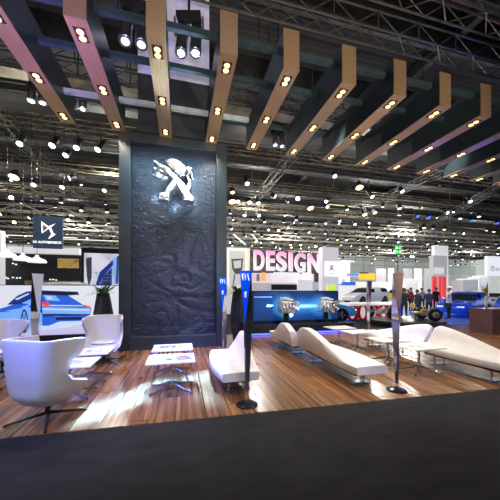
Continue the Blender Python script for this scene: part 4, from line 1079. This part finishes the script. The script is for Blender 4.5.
for i, (y, z, mm) in enumerate(rows):
    name = 'lighting_truss'; L = 110
    if i == 7:
        o = truss_mesh(L, .6, 1.5, .05).build(name, M['trusspale']); tA = tB = o
    elif i < 2:
        b = truss_mesh(L)
        o = b.build(name, M[mm]); proto_t = o
        if i == 0: tA = o
        else: tB = o
    else:
        o = (tA if mm == 'truss' else tB).copy(); COL.objects.link(o)
    o.location = (17, y, z)
    tag(o, '%s lattice lighting truss spanning the hall, %s row from the front' % ('black' if mm == 'truss' else 'brass-toned', ORD[i]), 'truss', 'lattice trusses across the hall')
    # short trusses running into the depth
b = truss_mesh(40, .5, 1.0, .03)
o = b.build('depth_truss', M['truss']); o.location = (-9, 32, 10.15); o.rotation_euler = (0, 0, R(90)); tag(o, 'black lattice truss running into the depth at left', 'truss', 'lattice trusses into the depth')
for x, y, z, a, lab in [(7, 31, 10.3, 90, 'black lattice truss running into the depth above the big letters'), (19, 30, 10.4, 90, 'black lattice truss running into the depth above the white column'), (31, 26, 10.3, 62, 'slanting black lattice truss high at right')]:
    c = o.copy(); COL.objects.link(c); c.location = (x, y, z); c.rotation_euler = (0, 0, R(a)); c['label'] = lab
# near overhead trusses seen between the fins
b = truss_mesh(26, .5, .7, .03)
o = b.build('overhead_truss', M['truss']); o.location = (3, 9.1, 8.4); tag(o, 'black lattice truss just behind the fins, seen between them', 'truss', 'trusses over the canopy')
for y, z, lab in [(6.75, 9.2, 'black lattice truss above the fins, second overhead'), (5.4, 8.9, 'black lattice truss above the fins nearest the top of the picture')]:
    c = o.copy(); COL.objects.link(c); c.location = (3, y, z); c['label'] = lab
b = MB(); b.box((0, 0, 0), (26, .5, .03)); 
for k in range(44):
    x = -12.8 + k * .6; b.box((x, 0, .05), (.4, .4, .06))
o = b.build('cable_tray', M['trussgold']); o.location = (3, 10.3, 8.55); tag(o, 'brass-toned cable tray behind the fins', 'cable tray')
for ob_ in [q for q in bpy.data.objects if q.name.startswith('overhead_truss') or q.name.startswith('cable_tray')]:
    for xx in (-8, 0, 8): b = MB(); b.tube((xx, 0, .1), (xx, 0, 13.45 - ob_.location.z), .012, 5); b.build('suspension_wire', M['black'], ob_)
# long flat ventilation ducts
for i, (y, z) in enumerate([(15.0, 10.9), (19.4, 10.9), (24.6, 10.9), (31, 10.9)]):
    b = MB(); b.box((10, 0, 0), (70, .8, .5)); o = b.build('air_duct', mat('duct_grey%d' % i, (.05, .05, .05), .6, .1, .1, .6)); o.location = (0, y, z)
    tag(o, 'dark grey rectangular air duct across the roof, %s from the front' % ORD[i], 'duct', 'air ducts under the roof')

# ================================================================ STAGE LIGHTS
def fixture(kind, lens, body='black'):
    """origin at hanging clamp; light hangs below"""
    root = thing('stage_spotlight', '', 'spotlight', (0, 0, 0))
    b = MB(); b.tube((0, 0, 0), (0, 0, -.14), .025, 6); b.tube((-.17, 0, -.14), (.17, 0, -.14), .018, 6); b.tube((-.17, 0, -.14), (-.17, 0, -.36), .018, 6); b.tube((.17, 0, -.14), (.17, 0, -.36), .018, 6); b.build('yoke', M[body], root)
    # tilt: lens towards -y and down
    mt = Matrix.Translation((0, 0, -.36)) @ Matrix.Rotation(R(-34 if kind != 'flood' else -22), 4, 'X')
    b = MB()
    if kind == 'profile': b.lathe([(.06, .34), (.11, .30), (.12, .05), (.10, .0), (.10, -.30), (.13, -.34), (.13, -.38), (.11, -.38), (.105, -.33)], 16, mtx=mt); lz, lr = -.372, .11
    elif kind == 'flood': b.lathe([(.05, .30), (.12, .24), (.15, .12), (.28, -.16), (.30, -.2), (.285, -.2)], 18, mtx=mt); lz, lr = -.19, .27
    else: b.lathe([(.06, .22), (.12, .2), (.15, .1), (.16, -.16), (.165, -.18), (.15, -.18)], 16, mtx=mt); lz, lr = -.175, .14
    b.build('housing', M[body], root)
    b = MB(); b.lathe([(.002, -.03), (lr * .7, -.018), (lr, 0), (lr, .01)], 16, c=(0, 0, lz), mtx=None)
    b.v = [mt @ v for v in b.v]; b.build('lens', M[lens], root)
    return root
PR = {}
for k, l in (('profile', 'whitelens'), ('par', 'whitelens'), ('flood', 'warmlens'), ('par', 'bluelens'), ('par', 'warmlens'), ('par', 'dimlens')):
    r_ = fixture(k, l); PR[(k, l)] = [r_, kids(r_), False]
def put(key, loc, rz, label, group, scale=1, tilt=0):
    r_, kk, used = PR[key]
    if not used:
        PR[key][2] = True; c = r_; c.location = loc; c.scale = (scale,) * 3; c['label'] = label
        if group: c['group'] = group
    else:
        c = dup(r_, loc, None, label, group, scale, _k=kk)
    c.rotation_euler = (R(tilt), 0, rz)
    return c
def rowfor(u, v, zt=8.3):
    best = None
    for (y, z, mm) in rows:
        p = onY(u, v, y); d = abs(p.z - (z - .6))
        if best is None or d < best[0]: best = (d, y, z, p)
    return best
named = [(22, 141, 'profile', 'whitelens', 'black long-bodied spotlight hanging above the left edge, leftmost of the row'),
         (55, 143, 'profile', 'whitelens', 'black long-bodied spotlight, second in the row left of the monolith'),
         (78, 145, 'profile', 'whitelens', 'black long-bodied spotlight, third in the row left of the monolith'),
         (101, 147, 'profile', 'whitelens', 'black long-bodied spotlight, nearest the monolith in the row left of it'),
         (67, 155, 'par', 'whitelens', 'tilted white-lit lamp hanging just below the row of long spotlights'),
         (15, 176, 'flood', 'warmlens', 'large orange-glowing floodlight near the left picture edge'),
         (34, 184, 'par', 'whitelens', 'white-lit lamp between the two orange lamps at left'),
         (63, 183, 'par', 'warmlens', 'small orange-glowing lamp left of the monolith'),
         (105, 186, 'flood', 'dimlens', 'pale-lit floodlight just left of the monolith'),
         (246, 181, 'profile', 'dimlens', 'tilted two-tone spotlight just right of the monolith'),
         (334, 176, 'par', 'dimlens', 'dim chrome-lensed lamp above the big letters, below the fin ends'),
         (359, 181, 'flood', 'warmlens', 'large orange-glowing floodlight right of centre below the fins'),
         (310, 205, 'flood', 'warmlens', 'orange-glowing floodlight above the big pink letters'),
         (232, 199, 'flood', 'warmlens', 'orange-glowing floodlight touching the right edge of the monolith'),
         (238, 200, 'par', 'whitelens', 'white lamp, first of three just right of the monolith'),
         (249, 201, 'par', 'whitelens', 'white lamp, second of three just right of the monolith'),
         (258, 202, 'par', 'whitelens', 'white lamp, third of three just right of the monolith'),
         (369, 194, 'profile', 'dimlens', 'tilted pale spotlight below the large orange floodlight'),
         (401, 189, 'par', 'whitelens', 'white-lit lamp in the dark cluster below the fins at right'),
         (363, 208, 'profile', 'dimlens', 'slim pale spotlight left of a warm lamp, right of centre'),
         (374, 211, 'par', 'warmlens', 'small warm lamp right of the slim pale spotlight'),
         (468, 196, 'profile', 'whitelens', 'bright tilted white spotlight high at right'),
         (417, 214, 'par', 'bluelens', 'deep blue lamp, left of the close blue pair'),
         (428, 216, 'par', 'bluelens', 'deep blue lamp, right of the close blue pair'),
         (471, 219, 'par', 'bluelens', 'single deep blue lamp toward the right edge'),
         (496, 223, 'par', 'bluelens', 'deep blue lamp at the right picture edge')]
occ0 = []
for (u, v, k, l, lab) in named:
    d, y, z, p = rowfor(u, v)
    sc_ = {'profile': 1.15, 'par': 1.0, 'flood': 1.0}[k] * (p.y / 15) ** .4
    occ0.append((p.x, y))
    # rod from truss down to lamp
    loc = (p.x, y, min(z - (.26 if y < 27 else .35), p.z + .45 * sc_))
    c = put((k, l) if (k, l) in PR else ('par', l) if k != 'profile' else ('profile', 'whitelens'), loc, R(rnd.uniform(-25, 25)), lab, None, sc_)
# unnamed far ones
keys = [('par', 'whitelens')] * 5 + [('par', 'dimlens')] * 8 + [('par', 'warmlens')] * 4 + [('profile', 'whitelens')] * 2
LBL = {('par', 'whitelens'): ('small white-glowing stage lamp among the far ceiling trusses', 'white lamps of the far trusses'),
       ('par', 'dimlens'): ('small dimly lit stage lamp among the far ceiling trusses', 'dim lamps of the far trusses'),
       ('par', 'warmlens'): ('small warm-glowing stage lamp among the far ceiling trusses', 'warm lamps of the far trusses'),
       ('profile', 'whitelens'): ('small long-bodied spotlight among the far ceiling trusses', 'long spotlights of the far trusses')}
cnt = 0; r2 = random.Random(11)
occ = [(a, [q[0] for q in rows].index(yy)) for a, yy in occ0]
while cnt < 270:
    i = r2.choices(range(3, 14), weights=[4, 6, 8, 10, 12, 12, 12, 10, 9, 8, 7])[0]; y, z, mm = rows[i]
    u = r2.uniform(0, 500)
    if 116 < u < 230: continue
    p = onY(u, 200, y); k = r2.choice(keys); up = r2.random() < .35
    if any(abs(p.x - a) < 1.0 and bb == i for a, bb in occ): continue
    occ.append((p.x, i))
    if u > 330 and y > 35 and r2.random() < .3: k = ('par', 'whitelens')
    put(k, (p.x, y + r2.choice((-.18, .18)), z - (.27 if i < 7 else .36)), r2.uniform(-1.3, 1.3), LBL[k][0], LBL[k][1], r2.uniform(.55, 1.0) * (1 + y / 110), r2.uniform(-30, 45)); cnt += 1
# canopy fixtures: moving heads & pairs between fins
mh = thing('moving_head_pair', '', 'spotlight', (0, 0, 0), 0, 'paired silver moving-head lights between the fins')
for sx in (-.16, .16):
    b = MB(); mt = Matrix.Translation((sx, 0, -.55)) @ Matrix.Rotation(R(-12), 4, 'X')
    b.lathe([(.05, .42), (.12, .38), (.135, .1), (.12, -.02), (.135, -.36), (.13, -.40), (.11, -.40)], 18, mtx=mt); b.build('housing', M['chromes'], mh)
    b = MB(); b.lathe([(.002, -.03), (.07, -.02), (.10, 0), (.10, .01)], 14, c=(0, 0, -.39)); b.v = [mt @ v for v in b.v]; b.build('lens', M['dimlens'], mh)
b = MB(); b.box((0, 0, -.04), (.55, .22, .10)); b.tube((0, 0, 0), (0, 0, .4), .03, 6)
for sx in (-.32, 0, .32): b.box((sx, 0, -.25), (.025, .08, .4))
b.build('yoke', M['black'], mh)
mspots = [((134, 47), 6.3, 'paired moving-head lights between the second and third fins from the left'),
          ((189, 57), 6.3, 'paired silver moving-head lights before the lilac panel'),
          ((38, 104), 10.9, 'paired dark lights beyond the first fin at left'),
          ((78, 110), 10.9, 'paired dark lights between the first and second fins beyond their ends'),
          ((278, 147), 11.2, 'paired dark lights seen between the fin ends right of the monolith')]
for i, ((u, v), y, lab) in enumerate(mspots):
    p = onY(u, v, y); loc = (p.x, y, p.z + .95)
    if i == 0: mh.location = loc; mh['label'] = lab; hh = mh; mk = kids(mh)
    else: hh = dup(mh, loc, R(rnd.uniform(-15, 15)), lab, _k=mk)
    b = MB(); b.tube((0, 0, .35), (0, 0, 13.4 - loc[2]), .02, 6); b.build('drop_rod', M['black'], hh)
# fluorescent battens in far ceiling
for i, (u, v, Y, L, a, lab) in enumerate([(240, 240, 30, 6.5, 66, 'bright slanting tube light above the cream pavilion'), (255, 238, 34, 5, 66, 'bright slanting tube light left of the big letters'), (368, 217.5, 32, 7, 3, 'long warm tube light high right of centre'), (395, 226, 38, 6, 3, 'long warm tube light above the exit sign'), (345, 206, 26, 4, 3, 'short tube light right of the orange floodlight'),
        (425, 241.5, 52, 10, 0, 'bright tube light above the white column, far off'), (480, 243, 55, 9, 0, 'bright tube light at far right above the hanging sign'), (30, 236, 30, 8, 0, 'bright tube light behind the blue banner'), (90, 240, 33, 9, 0, 'bright tube light left of the monolith, far off')]):
    p = onY(u, v, Y); b = MB(); b.box((0, 0, 0), (L, .14, .05)); o = thing('tube_light', lab, 'tube light', p, R(a)); b.build('diffuser', glow('tube%d' % i, (1, .95, .85) if a > 5 or i > 4 else (.9, .7, .45), 1.2 if a > 5 or i > 4 else .6, False), o)
    b = MB(); b.box((0, 0, .06), (L + .1, .2, .07)); b.tube((-L * .4, 0, .08), (-L * .4, 0, 12.2 - p.z), .015, 4); b.tube((L * .4, 0, .08), (L * .4, 0, 12.2 - p.z), .015, 4); b.build('housing', M['black'], o)

# ================================================================ LIGHTS
def lamp(kind, loc, energy, col=(1, 1, 1), size=.1, target=None, angle=60, blend=.6, name='lamp'):
    d = bpy.data.lights.new(name, kind); d.energy = energy; d.color = col
    if kind in ('POINT', 'SPOT'): d.shadow_soft_size = size
    if kind == 'SPOT': d.spot_size = R(angle); d.spot_blend = blend
    if kind == 'AREA': d.size = size
    o = bpy.data.objects.new(name, d); COL.objects.link(o); o.location = loc
    if target is not None: o.rotation_euler = (Vector(target) - Vector(loc)).to_track_quat('-Z', 'Y').to_euler()
    return o
# warm downlights of the fins
for k in range(0, 12):
    x = FXS[k]
    for y in ((4.9, 7.3) if k % 2 else (6.1,)): lamp('SPOT', (x, y, 5.58), 150, (1, .84, .66), .05, (x, y, 0), 95, .8, 'fin_downlight')
# key stage lights from the rig toward the lounge
for (x, y, z, tx, ty, tz, e, c, an, s_) in [
    (-1.0, -1.5, 7.5, -1.6, 4.6, .4, 1100, (.80, .82, 1), 40, .25), (1.5, -1.5, 7.5, 1.0, 4.6, .4, 1000, (.95, .93, 1), 36, .25), (4.5, -1.0, 7.5, 4.6, 4.8, .4, 1100, (.95, .93, 1), 44, .25),
    (8, 1, 8, 3.0, 5.5, .4, 700, (.95, .93, 1), 36, .25),
    (-6.5, 2.0, 6.0, -1.9, 3.9, .5, 1700, (.22, .25, 1), 30, .3), (-3.5, 1.0, 6.5, -.4, 5.3, 0, 9000, (.12, .18, 1), 24, .2), (.5, 2.5, 8, .6, 6.6, 0, 5000, (.2, .2, 1), 22, .2), (7, 3, 8, 6.9, 6.2, 0, 7000, (.15, .22, 1), 26, .2),
    (3.0, 1, 8, 2.9, 3.6, .3, 500, (.45, .3, 1), 12, .2), (-5, 4, 7, -2.8, 6.4, 0, 1800, (.2, .2, 1), 30, .2)]:
    lamp('SPOT', (x, y, z), e, c, s_, (tx, ty, tz), an, .7, 'rig_spot')
# pale cyan streaks across the planks from a slit projector hung between the fins
for (x0, y0, x1, y1, wd, e) in [(-1.25, 3.75, -.2, 4.75, 0.26, 85), (-.5, 4.6, .62, 5.15, .12, 40), (.42, 3.8, .46, 4.9, .08, 14)]:
    d = bpy.data.lights.new('slit_projector', 'AREA'); d.shape = 'RECTANGLE'; L_ = math.hypot(x1 - x0, y1 - y0); d.size = L_; d.size_y = wd; d.spread = R(7); d.energy = e; d.color = (.15, .42, 1)
    o = bpy.data.objects.new('slit_projector', d); COL.objects.link(o); o.location = ((x0 + x1) / 2, (y0 + y1) / 2, 5.4); o.rotation_euler = (0, 0, math.atan2(y1 - y0, x1 - x0))
lamp('SPOT', (8, 6, 7.5), 2500, (1, .97, .95), .2, (12, 12.5, .8), 34, .8, 'stand_fill')  # unseen spots added to brighten the visitors and engines
lamp('SPOT', (4, 6.2, 6.5), 2400, (.9, .97, 1), .1, (4.2, 9.3, .8), 40, .8, 'stand_fill')
lamp('SPOT', (11, 7.5, 7.5), 2600, (1, .97, 1), .2, (12.6, 11.7, .9), 26, .8, 'stand_fill')
# emblem lights
for x in (-.95, -.15, .65): lamp('SPOT', (x, 6.55, 5.5), 150, (.45, .86, 1), .06, (x * .8 - .1, 7.7, 4.3), 80, .9, 'emblem_spot')
for (x, z) in ((-.62, 4.55), (.32, 4.6), (-.15, 4.95), (-.6, 4.1), (.3, 4.1), (-.15, 4.3), (-.15, 3.85)): lamp('POINT', (x, 7.52, z), 9, (.6, .93, 1), .03, name='halo_lamp')
for (x, y, z, sx_, sy_, e, c) in ((-.9, -3.0, 8.3, .5, 1.3, 90, (.8, .9, 1)), (.3, -3.0, 8.0, .35, 1.4, 90, (1, 1, 1)), (1.6, -2.5, 8.9, .5, .9, 60, (.35, .45, 1)), (-2.6, -2.0, 7.4, .5, .9, 60, (.35, .45, 1)), (-.2, -3, 9.9, 1.6, .4, 70, (.9, .95, 1)), (-.2, -2.5, 5.9, 1.6, .3, 50, (.4, .5, 1))):  # unseen panels added behind the viewer for the chrome to reflect
    d = bpy.data.lights.new('emblem_reflect_panel', 'AREA'); d.shape = 'RECTANGLE'; d.size = sx_; d.size_y = sy_; d.energy = e * .022; d.spread = R(50); d.color = c
    o = bpy.data.objects.new('emblem_reflect_panel', d); COL.objects.link(o); o.location = (x, y, z); o.rotation_euler = (Vector((-.1, 7.5, 4.4)) - o.location).to_track_quat('-Z', 'Y').to_euler()
lamp('SPOT', (-.3, 5.0, 3.2), 300, (.4, .5, 1), .3, (-.16, 7.4, 4.7), 16, .9, 'emblem_spot')  # unseen front spot added to lift the emblem
lamp('SPOT', (2.6, 3.4, 5.2), 900, (.72, .74, 1), .08, (.2, 7.7, 1.7), 30, 1, 'relief_gleam')  # unseen spots added to put a gleam on the relief
lamp('SPOT', (.75, -.6, 3.0), 1100, (.62, .68, 1), .12, (.1, 7.7, 1.7), 20, 1, 'relief_gleam')
# purple-blue wash on fin undersides and warm spots added behind the viewer as bounce
lamp('SPOT', (-2.2, 1.2, .8), 3000, (.42, .22, 1), .1, (-2.0, 5.0, 5.6), 26, 1, 'purple_wash')
lamp('SPOT', (7.3, 6.2, .1), 2600, (.08, .12, 1), .03, (7.1, 6.2, 5.6), 14, 1, 'blue_wash')
lamp('SPOT', (8.6, 5.9, .1), 3200, (.08, .12, 1), .03, (8.5, 5.9, 5.6), 16, 1, 'blue_wash')
lamp('SPOT', (-2.1, 5.9, .1), 1600, (.4, .2, 1), .03, (-2.2, 5.2, 5.6), 30, 1, 'purple_wash')
lamp('SPOT', (4.6, -1.5, 1.0), 2200, (1, .84, .62), .3, (4.4, 6.0, 5.6), 60, .9, 'bounce_wash').data.energy = 3600
lamp('SPOT', (0.2, -1.5, 1.0), 1500, (1, .80, .62), .3, (.0, 6.0, 5.6), 60, .9, 'bounce_wash').data.energy = 2300
# bare point fills added to brighten the hall and its trusses
for (x, y, z, e) in [(-14, 20, 8.2, 900), (-4, 18, 8.2, 700), (-12, 34, 8.2, 1100), (6, 22, 8.2, 900), (16, 20, 8.2, 900), (14, 34, 8.2, 1300), (28, 28, 8.2, 1300), (2, 46, 8.2, 1500), (26, 48, 8.2, 1800), (42, 44, 8.2, 1800), (56, 40, 8.2, 1500), (10, 58, 8, 2500), (-10, 56, 8, 2500), (34, 60, 8, 2500), (-6, 12.5, 6.5, 160), (9, 12.2, 6.5, 200), (18, 13, 6.5, 200)]:
    lamp('POINT', (x, y, z), e * 1.3, (1, .95, .86), .06, name='hall_fill')
for (x, y) in [(-14, 20), (-3, 17), (8, 22), (18, 20), (28, 30), (8, 38), (-14, 36)]:  # floating spots added to brighten the roof
    lamp('SPOT', (x, y, 5.5), 500, (1, .95, .9), .2, (x, y, 13), 150, .8, 'roof_fill')
lamp('SPOT', (2, -2, 3.0), 350, (.8, .88, 1), .3, (3, 7, 13), 100, .9, 'roof_fill')

# ================================================================ WORLD + CAMERA
w = bpy.data.worlds.new('hall'); w.use_nodes = True; bpy.context.scene.world = w
N = w.node_tree.nodes; L = w.node_tree.links; bg = N['Background']
tc = N.new('ShaderNodeTexCoord'); vo = N.new('ShaderNodeTexNoise'); vo.inputs['Scale'].default_value = 5.5; vo.inputs['Detail'].default_value = 2
L.new(tc.outputs['Generated'], vo.inputs['Vector']); rp = N.new('ShaderNodeValToRGB'); e = rp.color_ramp.elements
e[0].position = .50; e[0].color = (.09, .10, .13, 1); e[1].position = .62; e[1].color = (1.6, 1.7, 2.0, 1)  # bright noise blobs added as unseen lights for chrome reflections
L.new(vo.outputs['Fac'], rp.inputs['Fac']); L.new(rp.outputs['Color'], bg.inputs[0]); bg.inputs[1].default_value = .55
cd = bpy.data.cameras.new('camera'); cam = bpy.data.objects.new('camera', cd); COL.objects.link(cam); bpy.context.scene.camera = cam
cam.location = (0, 0, CH); cam.rotation_euler = (R(90), 0, -AZ)
cd.sensor_width = 36; cd.lens = F / 500 * 36; cd.shift_y = (HOR - 250) / 500; cd.clip_end = 300; cd.clip_start = .05
sc = bpy.context.scene
sc.view_settings.view_transform = 'Standard'; sc.view_settings.look = 'None'; sc.view_settings.exposure = 0
sc.cycles.use_denoising = True; sc.cycles.max_bounces = 6; sc.cycles.sample_clamp_indirect = 4
